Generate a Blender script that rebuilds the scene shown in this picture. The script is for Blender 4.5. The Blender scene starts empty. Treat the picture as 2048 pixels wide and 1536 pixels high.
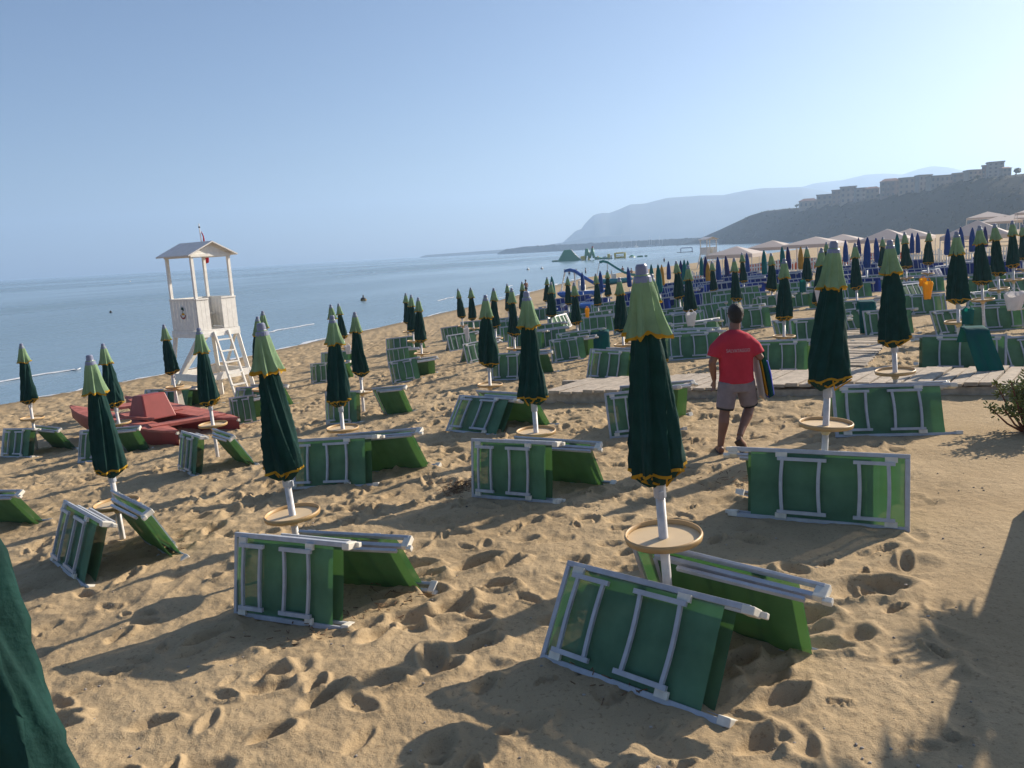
import bpy, math, random
import numpy as np
from mathutils import Vector, Matrix, Euler

random.seed(7)
RNG = np.random.default_rng(11)
SC = bpy.context.scene
COL = SC.collection
R = math.radians

# ------------------------------------------------------------------ camera model
F, ROLL, PITCH, CAMH = 1540.0, R(3.2), R(9.79), 2.46
SEA = -2.55
SUN_AZ, SUN_EL = R(57), R(26.5)          # azimuth clockwise from +Y


def cam_basis():
    f = np.array([0, math.cos(PITCH), -math.sin(PITCH)])
    r = np.array([1.0, 0, 0])
    u = np.cross(r, f)
    c, s = math.cos(ROLL), math.sin(ROLL)
    return c * r - s * u, s * r + c * u, f


CR, CU, CF = cam_basis()


def ray(px, py):
    return CF + CR * (px - 1024) / F - CU * (py - 768) / F


def at_depth(px, py, y):
    """world point seen at (px, py) standing y metres ahead"""
    d = ray(px, py)
    t = y / d[1]
    return Vector((d[0] * t, y, CAMH + d[2] * t))


SHORE = [(-60, -40), (-40, -6), (-28, 16), (-20.8, 30.9), (-16.9, 38), (-11.2, 52.4), (-0.8, 81.3), (13.1, 128.9), (50, 190), (90, 250), (125, 292), (185, 325), (900, 420)]


def shore_dist(x, y):
    """distance inland from the water line (negative out at sea)"""
    x = np.asarray(x, float)
    y = np.asarray(y, float)
    best = np.full(x.shape, 1e9)
    sign = np.ones(x.shape)
    for (ax, ay), (bx, by) in zip(SHORE[:-1], SHORE[1:]):
        dx, dy = bx - ax, by - ay
        t = np.clip(((x - ax) * dx + (y - ay) * dy) / (dx * dx + dy * dy), 0, 1)
        ex, ey = x - (ax + dx * t), y - (ay + dy * t)
        d = np.hypot(ex, ey)
        m = d < best
        best = np.where(m, d, best)
        sign = np.where(m, np.sign(dy * ex - dx * ey + 1e-9), sign)
    return best * sign


def base_z(x, y):
    s = shore_dist(x, y)
    return np.interp(s, [-60, -15, 0, 19, 27, 32, 1e4], [-6.0, -3.9, SEA, -1.05, -0.2, 0.0, 0.0])


def gz(x, y):
    return float(base_z(np.array([x]), np.array([y]))[0])


def ground(px, py):
    d = ray(px, py)
    t, o = 0.8, np.array([0, 0, CAMH])
    while t < 900:
        p = o + d * t
        if p[2] < gz(p[0], p[1]):
            break
        t += 0.012 * t
    lo, hi = t / 1.02, t
    for _ in range(18):
        m = (lo + hi) / 2
        p = o + d * m
        if p[2] < gz(p[0], p[1]):
            hi = m
        else:
            lo = m
    return Vector(o + d * hi)


# ------------------------------------------------------------------ noise in numpy
def vnoise(x, y, seed=0):
    xi, yi = np.floor(x).astype(np.int64), np.floor(y).astype(np.int64)
    fx, fy = x - xi, y - yi
    fx, fy = fx * fx * fx * (fx * (fx * 6 - 15) + 10), fy * fy * fy * (fy * (fy * 6 - 15) + 10)

    def h(a, b):
        n = (a * 374761393 + b * 668265263 + seed * 974711) & 0x7FFFFFFF
        n = ((n ^ (n >> 13)) * 1274126177) & 0x7FFFFFFF
        return ((n ^ (n >> 16)) & 0xFFFF) / 32767.5 - 1
    return (h(xi, yi) * (1 - fx) + h(xi + 1, yi) * fx) * (1 - fy) + (h(xi, yi + 1) * (1 - fx) + h(xi + 1, yi + 1) * fx) * fy


def fbm(x, y, oct=4, seed=0):
    z = 0
    for k in range(oct):
        z = z + vnoise(x * 2 ** k + 17.3 * k, y * 2 ** k - 9.1 * k, seed + k) * 0.5 ** k
    return z


# ------------------------------------------------------------------ materials
def new_mat(name):
    m = bpy.data.materials.new(name)
    m.use_nodes = True
    nt = m.node_tree
    return m, nt, nt.nodes['Principled BSDF'], nt.nodes['Material Output']


def mat(name, col, rough=0.6, metal=0.0, var=0.12, scale=6.0, bump=0.0, bscale=60.0, transl=None, tmix=0.4, transp=0.0, spec=0.5):
    m, nt, b, out = new_mat(name)
    L = nt.links.new
    tc = nt.nodes.new('ShaderNodeTexCoord')
    n = nt.nodes.new('ShaderNodeTexNoise')
    n.inputs['Scale'].default_value = scale
    n.inputs['Detail'].default_value = 5
    L(tc.outputs['Object'], n.inputs['Vector'])
    mx = nt.nodes.new('ShaderNodeMix')
    mx.data_type = 'RGBA'
    mx.inputs['A'].default_value = (*[c * (1 - var) for c in col], 1)
    mx.inputs['B'].default_value = (*[min(1, c * (1 + var)) for c in col], 1)
    mr = nt.nodes.new('ShaderNodeMapRange')
    mr.inputs['From Min'].default_value = 0.3
    mr.inputs['From Max'].default_value = 0.7
    L(n.outputs['Fac'], mr.inputs['Value'])
    L(mr.outputs['Result'], mx.inputs['Factor'])
    L(mx.outputs['Result'], b.inputs['Base Color'])
    b.inputs['Roughness'].default_value = rough
    b.inputs['Metallic'].default_value = metal
    b.inputs['Specular IOR Level'].default_value = spec
    if bump:
        n2 = nt.nodes.new('ShaderNodeTexNoise')
        n2.inputs['Scale'].default_value = bscale
        n2.inputs['Detail'].default_value = 4
        L(tc.outputs['Object'], n2.inputs['Vector'])
        bp = nt.nodes.new('ShaderNodeBump')
        bp.inputs['Strength'].default_value = bump
        bp.inputs['Distance'].default_value = 0.02
        L(n2.outputs['Fac'], bp.inputs['Height'])
        L(bp.outputs['Normal'], b.inputs['Normal'])
    last = b.outputs['BSDF']
    if transl:
        t = nt.nodes.new('ShaderNodeBsdfTranslucent')
        t.inputs['Color'].default_value = (*transl, 1)
        ms = nt.nodes.new('ShaderNodeMixShader')
        ms.inputs['Fac'].default_value = tmix
        L(last, ms.inputs[1])
        L(t.outputs['BSDF'], ms.inputs[2])
        last = ms.outputs['Shader']
    if transp:
        t = nt.nodes.new('ShaderNodeBsdfTransparent')
        ms = nt.nodes.new('ShaderNodeMixShader')
        ms.inputs['Fac'].default_value = transp
        L(last, ms.inputs[1])
        L(t.outputs['BSDF'], ms.inputs[2])
        last = ms.outputs['Shader']
    L(last, out.inputs['Surface'])
    return m


M = {}
M['canopy'] = mat('dark_green_canvas', (0.011, 0.048, 0.043), 0.8, var=0.25, scale=9, bump=0.25, bscale=45, transl=(0.015, 0.17, 0.11), tmix=0.22, spec=0.2)
M['flounce'] = mat('pale_green_canvas', (0.25, 0.38, 0.215), 0.85, var=0.15, scale=8, bump=0.25, bscale=40, transl=(0.30, 0.42, 0.14), tmix=0.22, spec=0.2)
M['yellow'] = mat('yellow_braid', (0.50, 0.29, 0.025), 0.8, var=0.25, transl=(0.7, 0.35, 0.02), tmix=0.2, spec=0.2)
M['tip'] = mat('grey_blue_plastic', (0.2, 0.22, 0.32), 0.35)
M['pole'] = mat('weathered_white_pole', (0.62, 0.60, 0.58), 0.4, var=0.15, scale=15)
M['tray'] = mat('tan_plastic', (0.62, 0.47, 0.28), 0.5, var=0.08)
M['trayrim'] = mat('ochre_plastic', (0.47, 0.30, 0.13), 0.5, var=0.15)
M['alu'] = mat('white_lacquered_aluminium', (0.40, 0.42, 0.46), 0.35, var=0.12, scale=12, spec=0.6)
M['plastic'] = mat('dirty_white_plastic', (0.68, 0.64, 0.55), 0.55, var=0.12, scale=20)
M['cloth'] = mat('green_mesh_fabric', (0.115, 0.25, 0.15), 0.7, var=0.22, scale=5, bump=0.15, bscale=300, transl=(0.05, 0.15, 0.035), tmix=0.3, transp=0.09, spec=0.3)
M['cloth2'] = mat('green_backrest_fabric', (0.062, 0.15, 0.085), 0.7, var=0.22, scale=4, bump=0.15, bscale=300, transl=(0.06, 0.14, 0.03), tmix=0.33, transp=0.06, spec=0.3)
M['bluecloth'] = mat('blue_mesh_fabric', (0.012, 0.035, 0.19), 0.7, var=0.15, transl=(0.02, 0.05, 0.3), tmix=0.3, transp=0.05, spec=0.3)
M['orangecloth'] = mat('orange_mesh_fabric', (0.55, 0.13, 0.04), 0.7, var=0.15, transl=(0.7, 0.2, 0.04), tmix=0.3, spec=0.3)
M['bluecanopy'] = mat('blue_canvas', (0.025, 0.075, 0.27), 0.8, var=0.15, transl=(0.03, 0.1, 0.35), tmix=0.25, spec=0.2)
M['navycanopy'] = mat('navy_canvas', (0.022, 0.03, 0.15), 0.8, var=0.15, transl=(0.03, 0.05, 0.2), tmix=0.2, spec=0.2)
M['tealcanopy'] = mat('teal_canvas', (0.012, 0.16, 0.17), 0.8, var=0.15, transl=(0.02, 0.25, 0.22), tmix=0.25, spec=0.2)
M['yellowcanopy'] = mat('mustard_canvas', (0.48, 0.29, 0.05), 0.8, var=0.15, transl=(0.6, 0.35, 0.05), tmix=0.25, spec=0.2)
M['white'] = mat('white_painted_wood', (0.78, 0.76, 0.71), 0.6, var=0.09, scale=10, bump=0.1, bscale=30)
M['roofgrey'] = mat('pale_grey_roof_boards', (0.6, 0.59, 0.58), 0.6, var=0.07)
M['whitecloth'] = mat('white_tent_fabric', (0.62, 0.56, 0.53), 0.8, var=0.05, transl=(0.75, 0.66, 0.58), tmix=0.25)
M['bag'] = mat('white_plastic_bag', (0.6, 0.58, 0.6), 0.35, var=0.12, scale=14, bump=0.6, bscale=18, transl=(0.7, 0.68, 0.68), tmix=0.3)
M['red'] = mat('faded_red_hull', (0.29, 0.05, 0.042), 0.55, var=0.12, scale=5)
M['reddeck'] = mat('sandy_red_deck', (0.40, 0.12, 0.09), 0.75, var=0.3, scale=7)
M['flag'] = mat('red_flag_cloth', (0.42, 0.02, 0.03), 0.8, transl=(0.5, 0.02, 0.03), tmix=0.3)
M['skin'] = mat('tanned_skin', (0.21, 0.098, 0.062), 0.55, var=0.1, scale=14)
M['shirt'] = mat('red_cotton', (0.47, 0.032, 0.055), 0.85, var=0.1, scale=8, bump=0.8, bscale=9, spec=0.2)
M['shorts'] = mat('grey_cotton', (0.23, 0.19, 0.205), 0.9, var=0.12, scale=12, bump=0.3, bscale=16, spec=0.2)
M['black'] = mat('black_cloth', (0.012, 0.012, 0.014), 0.7)
M['hair'] = mat('black_hair', (0.012, 0.010, 0.009), 0.6, bump=0.8, bscale=90)
M['lettering'] = mat('white_print', (0.48, 0.34, 0.37), 0.9)
M['rubber'] = mat('brown_rubber', (0.05, 0.03, 0.025), 0.7)
M['bluetowel'] = mat('blue_towel', (0.02, 0.05, 0.42), 0.9, bump=0.4, bscale=80, transl=(0.03, 0.08, 0.5), tmix=0.25)
M['tealtowel'] = mat('teal_towel', (0.008, 0.10, 0.105), 0.9, bump=0.4, bscale=80, transl=(0.01, 0.3, 0.22), tmix=0.3)
M['yellowtowel'] = mat('yellow_cloth', (0.75, 0.40, 0.02), 0.8, transl=(0.9, 0.45, 0.01), tmix=0.35)
M['bluepaint'] = mat('blue_fibreglass', (0.02, 0.12, 0.46), 0.35, var=0.08)
M['tealpaint'] = mat('teal_fibreglass', (0.01, 0.22, 0.26), 0.35, var=0.08)
M['vinylgreen'] = mat('green_vinyl', (0.06, 0.27, 0.14), 0.4)
M['vinylyellow'] = mat('yellow_vinyl', (0.75, 0.56, 0.08), 0.4)
M['vinylwhite'] = mat('white_vinyl', (0.7, 0.7, 0.66), 0.4)
M['bark'] = mat('grey_bark', (0.2, 0.15, 0.1), 0.9, var=0.3, scale=9, bump=0.6, bscale=14)
M['frond'] = mat('yucca_leaf', (0.07, 0.11, 0.035), 0.6, var=0.3)
M['succulent'] = mat('succulent_leaf', (0.21, 0.24, 0.06), 0.5, var=0.45, scale=18, transl=(0.3, 0.32, 0.04), tmix=0.25)
M['twig'] = mat('reddish_twig', (0.22, 0.09, 0.05), 0.8, var=0.2)
M['weed'] = mat('dried_seaweed', (0.17, 0.10, 0.05), 0.9, var=0.4, scale=40)
M['window'] = mat('dark_window_glass', (0.13, 0.11, 0.11), 0.3)
M['crown'] = mat('dark_tree_leaf', (0.03, 0.05, 0.02), 0.7, var=0.3)
for i, c in enumerate([(0.27, 0.22, 0.18), (0.33, 0.26, 0.21), (0.22, 0.17, 0.14), (0.29, 0.26, 0.24), (0.27, 0.2, 0.17)]):
    M['stucco%d' % i] = mat('stucco', c, 0.9, var=0.1, scale=0.4)
M['tile'] = mat('terracotta_roof', (0.25, 0.12, 0.08), 0.85, var=0.2)


# ------------------------------------------------------------------ mesh builder
class MB:
    def __init__(self):
        self.v, self.f, self.mi, self.cur = [], [], [], 0

    def add(self, vs, fs):
        b = len(self.v)
        self.v += [tuple(p) for p in vs]
        self.f += [tuple(b + i for i in f) for f in fs]
        self.mi += [self.cur] * len(fs)
        return self

    def box(self, c, s, rot=None):
        x, y, z = s[0] / 2, s[1] / 2, s[2] / 2
        vs = [Vector((a, b, d)) for a in (-x, x) for b in (-y, y) for d in (-z, z)]
        if rot:
            e = Euler(rot).to_matrix()
            vs = [e @ p for p in vs]
        vs = [p + Vector(c) for p in vs]
        return self.add(vs, [(0, 1, 3, 2), (4, 6, 7, 5), (0, 4, 5, 1), (2, 3, 7, 6), (0, 2, 6, 4), (1, 5, 7, 3)])

    def beam(self, p, q, w, h, up=(0, 0, 1)):
        p, q = Vector(p), Vector(q)
        d = (q - p).normalized()
        s = d.cross(Vector(up))
        if s.length < 1e-4:
            s = d.cross(Vector((0, 1, 0)))
        s.normalize()
        u = s.cross(d)
        vs = [o + s * a * w / 2 + u * b * h / 2 for o in (p, q) for a, b in ((-1, -1), (1, -1), (1, 1), (-1, 1))]
        return self.add(vs, [(3, 2, 1, 0), (4, 5, 6, 7), (0, 1, 5, 4), (1, 2, 6, 5), (2, 3, 7, 6), (3, 0, 4, 7)])

    def tube(self, pts, rad, n=10, ref=(1, 0, 0), cap=True):
        pts = [Vector(p) for p in pts]
        rings = []
        for i, p in enumerate(pts):
            d = (pts[min(i + 1, len(pts) - 1)] - pts[max(i - 1, 0)]).normalized()
            a = Vector(ref) - d * d.dot(Vector(ref))
            if a.length < 0.05:
                a = Vector((0, 1, 0)) - d * d.dot(Vector((0, 1, 0)))
            a.normalize()
            b = d.cross(a)
            r = rad[i] if isinstance(rad, (list, tuple)) else rad
            ra, rb = r if isinstance(r, (list, tuple)) else (r, r)
            rings.append([p + a * ra * math.cos(2 * math.pi * k / n) + b * rb * math.sin(2 * math.pi * k / n) for k in range(n)])
        vs = [p for r_ in rings for p in r_]
        fs = [(i * n + k, i * n + (k + 1) % n, (i + 1) * n + (k + 1) % n, (i + 1) * n + k) for i in range(len(pts) - 1) for k in range(n)]
        if cap:
            fs += [tuple(reversed(range(n))), tuple((len(pts) - 1) * n + k for k in range(n))]
        return self.add(vs, fs)

    def lathe(self, prof, n=24, c=(0, 0, 0)):
        vs = [(c[0] + r * math.cos(2 * math.pi * k / n), c[1] + r * math.sin(2 * math.pi * k / n), c[2] + z) for r, z in prof for k in range(n)]
        fs = [(i * n + k, i * n + (k + 1) % n, (i + 1) * n + (k + 1) % n, (i + 1) * n + k) for i in range(len(prof) - 1) for k in range(n)]
        return self.add(vs, fs)

    def grid(self, P, closed=False):
        """P[i][j] -> vector"""
        ni, nj = len(P), len(P[0])
        vs = [p for row in P for p in row]
        fs = [(i * nj + j, i * nj + (j + 1) % nj, (i + 1) * nj + (j + 1) % nj, (i + 1) * nj + j) for i in range(ni - 1) for j in range(nj if closed else nj - 1)]
        return self.add(vs, fs)

    def prism(self, poly, y0, y1):
        n = len(poly)
        vs = [(x, y0, z) for x, z in poly] + [(x, y1, z) for x, z in poly]
        fs = [tuple(range(n)), tuple(reversed(range(n, 2 * n)))] + [(i, i + n, (i + 1) % n + n, (i + 1) % n) for i in range(n)]
        return self.add(vs, fs)

    def build(self, name, m, parent=None, smooth=False, bevel=0.0):
        me = bpy.data.meshes.new(name)
        me.from_pydata(self.v, [], self.f)
        ms = m if isinstance(m, (list, tuple)) else [m]
        for k in ms:
            me.materials.append(k)
        if len(ms) > 1:
            me.polygons.foreach_set('material_index', self.mi)
        if smooth:
            me.polygons.foreach_set('use_smooth', [True] * len(me.polygons))
        me.update()
        o = bpy.data.objects.new(name, me)
        COL.objects.link(o)
        o.parent = parent
        if bevel:
            b = o.modifiers.new('bevel', 'BEVEL')
            b.width = bevel
            b.segments = 2
            b.limit_method = 'ANGLE'
        return o


def tag(o, label, cat, group=None, kind=None):
    o['label'] = label
    o['category'] = cat
    if group:
        o['group'] = group
    if kind:
        o['kind'] = kind
    return o


def empty(name, label, cat, group=None, loc=(0, 0, 0), rz=0.0):
    o = bpy.data.objects.new(name, None)
    o.empty_display_size = 0.1
    COL.objects.link(o)
    o.location = loc
    o.rotation_euler = (0, 0, rz)
    return tag(o, label, cat, group)


KIDS = {}


def copy_tree(o, parent=None):
    c = o.copy()
    COL.objects.link(c)
    c.parent = parent
    for k in list(o.children):
        copy_tree(k, c)
    return c


# ================================================================== SETTING
# ---- sand: one sheet, fine near the camera
def make_sand():
    rr = [0.8]
    while rr[-1] < 45:
        rr.append(rr[-1] * 1.0046)
    while rr[-1] < 900:
        rr.append(rr[-1] * 1.022)
    rr = np.array(rr)
    th = np.concatenate([np.linspace(R(-41), R(41), 940), np.linspace(R(45), R(315), 68)])
    nr, nt = len(rr), len(th)
    RR, TH = np.meshgrid(rr, th, indexing='ij')
    X, Y = RR * np.sin(TH), RR * np.cos(TH)
    Z = base_z(X, Y)
    S = shore_dist(X, Y)
    # smooth sand-covered path on the right, boardwalk zone
    pathd = X - 0.53 * Y + 0.25 * vnoise(X * 0.9, Y * 0.9, 5)
    smooth = np.clip((pathd + 0.15) / 0.5, 0, 1) * np.clip((11.5 - Y) / 1.0, 0, 1)
    rough = 1 - 0.93 * smooth
    damp = np.clip(S / 2.5, 0, 1)
    near = np.clip((60 - RR) / 40, 0, 1)
    belt = np.clip((16 - S) / 5, 0, 1) * damp
    Z += near * damp * rough * (0.028 * vnoise(X * 0.7, Y * 0.7, 1) + 0.016 * vnoise(X * 1.7 + 3, Y * 1.7, 2) + 0.010 * vnoise(X * 3.7, Y * 3.7, 3) + 0.007 * vnoise(X * 8, Y * 8, 4) + 0.0045 * vnoise(X * 17, Y * 17, 14) + 0.0028 * vnoise(X * 37, Y * 37, 15))
    Z += smooth * (0.012 * vnoise(X * 1.3, Y * 1.3, 8) + 0.006 * vnoise((X * .85 + Y * .5) * 2.2, (X * -.5 + Y * .85) * 7, 9) + 0.0022 * vnoise(X * 14, Y * 14, 10))
    # trampled belt by the water: closely packed lumps
    lump = np.abs(vnoise(X * 2.6, Y * 2.6, 21)) * 0.085 + np.abs(vnoise(X * 5.1, Y * 5.1, 22)) * 0.045
    Z += belt * (lump - 0.04) * np.clip((75 - RR) / 30, 0.25, 1)
    mid = np.clip((X * -0.94 + Y * 0.34 - 3) / 4, 0, 1) * (1 - belt) * near
    Z += mid * (np.abs(vnoise(X * 3.9, Y * 3.9, 31)) * -0.04 + np.abs(vnoise(X * 1.7, Y * 1.7, 32)) * 0.03)
    lr0 = math.log(1.0046)
    tstep = R(82) / 939

    def dent(cx, cy, ang, a, b, dep, rim=0.35, sharp=4):
        r0, t0 = math.hypot(cx, cy), math.atan2(cx, cy)
        if r0 < 1 or r0 > 40 or abs(t0) > R(40.5):
            return
        m = a * 2.1
        i0, i1 = int(math.log(max(0.81, r0 - m) / 0.8) / lr0), int(math.log((r0 + m) / 0.8) / lr0) + 2
        w = m / r0
        j0, j1 = max(0, int((t0 - w + R(41)) / tstep)), min(939, int((t0 + w + R(41)) / tstep) + 2)
        x, y = X[i0:i1, j0:j1] - cx, Y[i0:i1, j0:j1] - cy
        c, s = math.cos(ang), math.sin(ang)
        u, v = (x * c + y * s) / a, (-x * s + y * c) / b
        u2 = u + 0.18 * np.sin(v * 2.1 + cx * 7)
        q = np.sqrt(u2 * u2 + v * v)
        k = rough[i0:i1, j0:j1]
        Z[i0:i1, j0:j1] += k * dep * (-np.exp(-(q / 0.85) ** sharp) + rim * np.exp(-((q - 1.25) / 0.3) ** 2) * (1 + 0.6 * u))

    g = random.Random(5)
    # tracks of single walkers
    for _ in range(85):
        x, y, a = g.uniform(-12, 9), g.uniform(2, 26), g.uniform(0, 6.28)
        if g.random() < 0.5:
            a = g.gauss(R(65), 0.35) + (math.pi if g.random() < .5 else 0)
        for k in range(g.randint(4, 14)):
            side = 0.09 if k % 2 else -0.09
            L = g.uniform(0.12, 0.17)
            dent(x - math.sin(a) * side, y + math.cos(a) * side, a + g.gauss(0, .15), L, L * g.uniform(0.45, 0.62), g.uniform(0.025, 0.05), g.uniform(0.3, .6))
            a += g.gauss(0, 0.07)
            x += math.cos(a) * 0.66
            y += math.sin(a) * 0.66
    for _ in range(4200):
        L = g.uniform(0.05, 0.13)
        yy = 2.5 + 23 * g.random() ** .8
        xx = g.uniform(-.62, .62) * (yy + 1)
        if yy < 6.5 and g.random() < .6:
            continue
        dent(xx, yy, g.gauss(.3, .7), L * 1.15, L * g.uniform(0.4, 0.8), g.uniform(0.015, 0.042), g.uniform(0.2, .6), g.choice([2, 4, 6]))
    # the deep prints seen in the open sand between the two nearest parasols
    for px, py, an, L, dp in [(750, 1270, 60, .15, .055), (865, 1315, 100, .16, .055), (890, 1335, 20, .12, .05), (940, 1265, 20, .15, .05), (820, 1235, 15, .2, .055), (900, 1215, 30, .2, .06), (780, 1190, 5, .16, .06), (830, 1130, 0, .17, .06), (860, 1150, -10, .13, .06), (950, 1130, 10, .2, .07), (990, 1170, -20, .14, .06), (640, 1400, 30, .15, .06), (545, 1350, 30, .12, .05), (545, 1470, 20, .12, .05), (1590, 1230, 0, .2, .06), (1480, 1320, 20, .13, .06), (1560, 1395, 10, .16, .045), (1530, 1480, 20, .15, .045), (1640, 1290, -10, .16, .04), (1880, 1010, 0, .3, .07), (1730, 1180, 0, .28, .07), (1830, 1130, 10, .25, .05)]:
        p = ground(px, py)
        dent(p.x, p.y, R(an), L, L * .55, dp, .5, 5)
    Z = Z + 0.0
    co = np.stack([X, Y, Z], -1).reshape(-1, 3)
    co = np.vstack([co, [[0, 0, 0]]])
    i, j = np.meshgrid(np.arange(nr - 1), np.arange(nt), indexing='ij')
    j2 = (j + 1) % nt
    fs = np.stack([i * nt + j, (i + 1) * nt + j, (i + 1) * nt + j2, i * nt + j2], -1).reshape(-1, 4)[:, ::-1]
    fan = np.stack([np.full(nt, nr * nt), np.arange(nt), (np.arange(nt) + 1) % nt], -1)[:, ::-1]
    me = bpy.data.meshes.new('sand')
    nq, n3 = len(fs), len(fan)
    me.vertices.add(len(co))
    me.vertices.foreach_set('co', co.astype(np.float32).ravel())
    me.loops.add(nq * 4 + n3 * 3)
    me.loops.foreach_set('vertex_index', np.concatenate([fs.ravel(), fan.ravel()]).astype(np.int32))
    me.polygons.add(nq + n3)
    me.polygons.foreach_set('loop_start', np.concatenate([np.arange(nq) * 4, nq * 4 + np.arange(n3) * 3]).astype(np.int32))
    me.polygons.foreach_set('use_smooth', np.ones(nq + n3, bool))
    me.update(calc_edges=True)
    me.validate()
    o = bpy.data.objects.new('sand', me)
    COL.objects.link(o)

    def sample(x, y):
        r, t = math.hypot(x, y), math.atan2(x, y)
        if r < 45 and abs(t) < R(40.9):
            i, j = int(round(math.log(max(.8, r) / .8) / lr0)), int(round((t + R(41)) / tstep))
            return float(Z[max(0, i - 3):i + 4, max(0, j - 4):j + 5].mean())
        return gz(x, y)
    return o, sample


def sand_material():
    m, nt, b, out = new_mat('beach_sand')
    L = nt.links.new
    N = nt.nodes.new
    tc = N('ShaderNodeTexCoord')

    def noise(s, d=6, rough=.6):
        n = N('ShaderNodeTexNoise')
        n.inputs['Scale'].default_value = s
        n.inputs['Detail'].default_value = d
        n.inputs['Roughness'].default_value = rough
        L(tc.outputs['Object'], n.inputs['Vector'])
        return n
    ramp = N('ShaderNodeValToRGB')
    ramp.color_ramp.elements[0].position = .32
    ramp.color_ramp.elements[0].color = (0.385, 0.282, 0.162, 1)
    ramp.color_ramp.elements[1].position = .7
    ramp.color_ramp.elements[1].color = (0.475, 0.358, 0.215, 1)
    L(noise(0.8).outputs['Fac'], ramp.inputs['Fac'])
    speck = N('ShaderNodeValToRGB')
    speck.color_ramp.elements[0].position = .33
    speck.color_ramp.elements[0].color = (0.5, 0.46, 0.42, 1)
    speck.color_ramp.elements[1].position = .42
    speck.color_ramp.elements[1].color = (1, 1, 1, 1)
    L(noise(38, 3).outputs['Fac'], speck.inputs['Fac'])
    grain = N('ShaderNodeMapRange')
    grain.inputs['From Min'].default_value = .3
    grain.inputs['From Max'].default_value = .7
    grain.inputs['To Min'].default_value = .86
    grain.inputs['To Max'].default_value = 1.1
    L(noise(190, 3, .8).outputs['Fac'], grain.inputs['Value'])
    mul = N('ShaderNodeMix')
    mul.data_type = 'RGBA'
    mul.blend_type = 'MULTIPLY'
    mul.inputs['Factor'].default_value = .6
    L(ramp.outputs['Color'], mul.inputs['A'])
    L(speck.outputs['Color'], mul.inputs['B'])
    mul2 = N('ShaderNodeVectorMath')
    mul2.operation = 'SCALE'
    L(mul.outputs['Result'], mul2.inputs[0])
    L(grain.outputs['Result'], mul2.inputs['Scale'])
    # wet, darker strip at the water line (by height)
    geo = N('ShaderNodeSeparateXYZ')
    L(tc.outputs['Object'], geo.inputs['Vector'])
    wet = N('ShaderNodeMapRange')
    wet.inputs['From Min'].default_value = SEA + .02
    wet.inputs['From Max'].default_value = SEA + .22
    wet.inputs['To Min'].default_value = .55
    wet.inputs['To Max'].default_value = 1
    L(geo.outputs['Z'], wet.inputs['Value'])
    mul3 = N('ShaderNodeVectorMath')
    mul3.operation = 'SCALE'
    L(mul2.outputs['Vector'], mul3.inputs[0])
    L(wet.outputs['Result'], mul3.inputs['Scale'])
    L(mul3.outputs['Vector'], b.inputs['Base Color'])
    b.inputs['Roughness'].default_value = .95
    b.inputs['Specular IOR Level'].default_value = .15
    add = N('ShaderNodeMath')
    add.operation = 'MULTIPLY_ADD'
    add.inputs[1].default_value = .35
    L(noise(110, 4, .7).outputs['Fac'], add.inputs[0])
    L(noise(14, 6, .6).outputs['Fac'], add.inputs[2])
    bp = N('ShaderNodeBump')
    bp.inputs['Strength'].default_value = .6
    bp.inputs['Distance'].default_value = .03
    L(add.outputs['Value'], bp.inputs['Height'])
    L(bp.outputs['Normal'], b.inputs['Normal'])
    return m


sand, sand_z = make_sand()
sand.data.materials.append(sand_material())
tag(sand, 'trampled tan beach sand full of footprints', 'sand', kind='structure')


# ---- sea
def sea_material():
    m, nt, b, out = new_mat('sea_water')
    L, N = nt.links.new, nt.nodes.new
    tc = N('ShaderNodeTexCoord')
    b.inputs['Base Color'].default_value = (0.16, 0.24, 0.285, 1)
    b.inputs['Roughness'].default_value = .22
    b.inputs['IOR'].default_value = 1.33
    mp = N('ShaderNodeMapping')
    mp.inputs['Rotation'].default_value = (0, 0, R(18))
    L(tc.outputs['Object'], mp.inputs['Vector'])

    def noise(sx, sy, d, dist=0.0):
        mm = N('ShaderNodeMapping')
        mm.inputs['Scale'].default_value = (sx, sy, 1)
        L(mp.outputs['Vector'], mm.inputs['Vector'])
        n = N('ShaderNodeTexNoise')
        n.inputs['Scale'].default_value = 1
        n.inputs['Detail'].default_value = d
        n.inputs['Distortion'].default_value = dist
        L(mm.outputs['Vector'], n.inputs['Vector'])
        return n.outputs['Fac']
    s1 = noise(.33, .045, 3, .3)       # swell lines along the shore
    s2 = noise(1.6, .5, 4, .2)
    s3 = noise(.012, .006, 3)          # patches of smoother water
    a = N('ShaderNodeMath')
    a.operation = 'MULTIPLY_ADD'
    a.inputs[1].default_value = .16
    L(s2, a.inputs[0])
    L(s1, a.inputs[2])
    bp = N('ShaderNodeBump')
    bp.inputs['Strength'].default_value = .30
    bp.inputs['Distance'].default_value = 1.0
    L(a.outputs['Value'], bp.inputs['Height'])
    L(bp.outputs['Normal'], b.inputs['Normal'])
    mr = N('ShaderNodeMapRange')
    mr.inputs['From Min'].default_value = .35
    mr.inputs['From Max'].default_value = .65
    mr.inputs['To Min'].default_value = .16
    mr.inputs['To Max'].default_value = .32
    L(s3, mr.inputs['Value'])
    L(mr.outputs['Result'], b.inputs['Roughness'])
    return m


sb = MB()
S_ = 4600
sb.grid([[Vector((x, y, SEA)) for y in (-300, 200, 1000, S_)] for x in (-S_, -500, 0, 500, S_)])
sea = tag(sb.build('sea', sea_material()), 'calm blue sea with low swell lines along the shore', 'sea', kind='structure')


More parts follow.
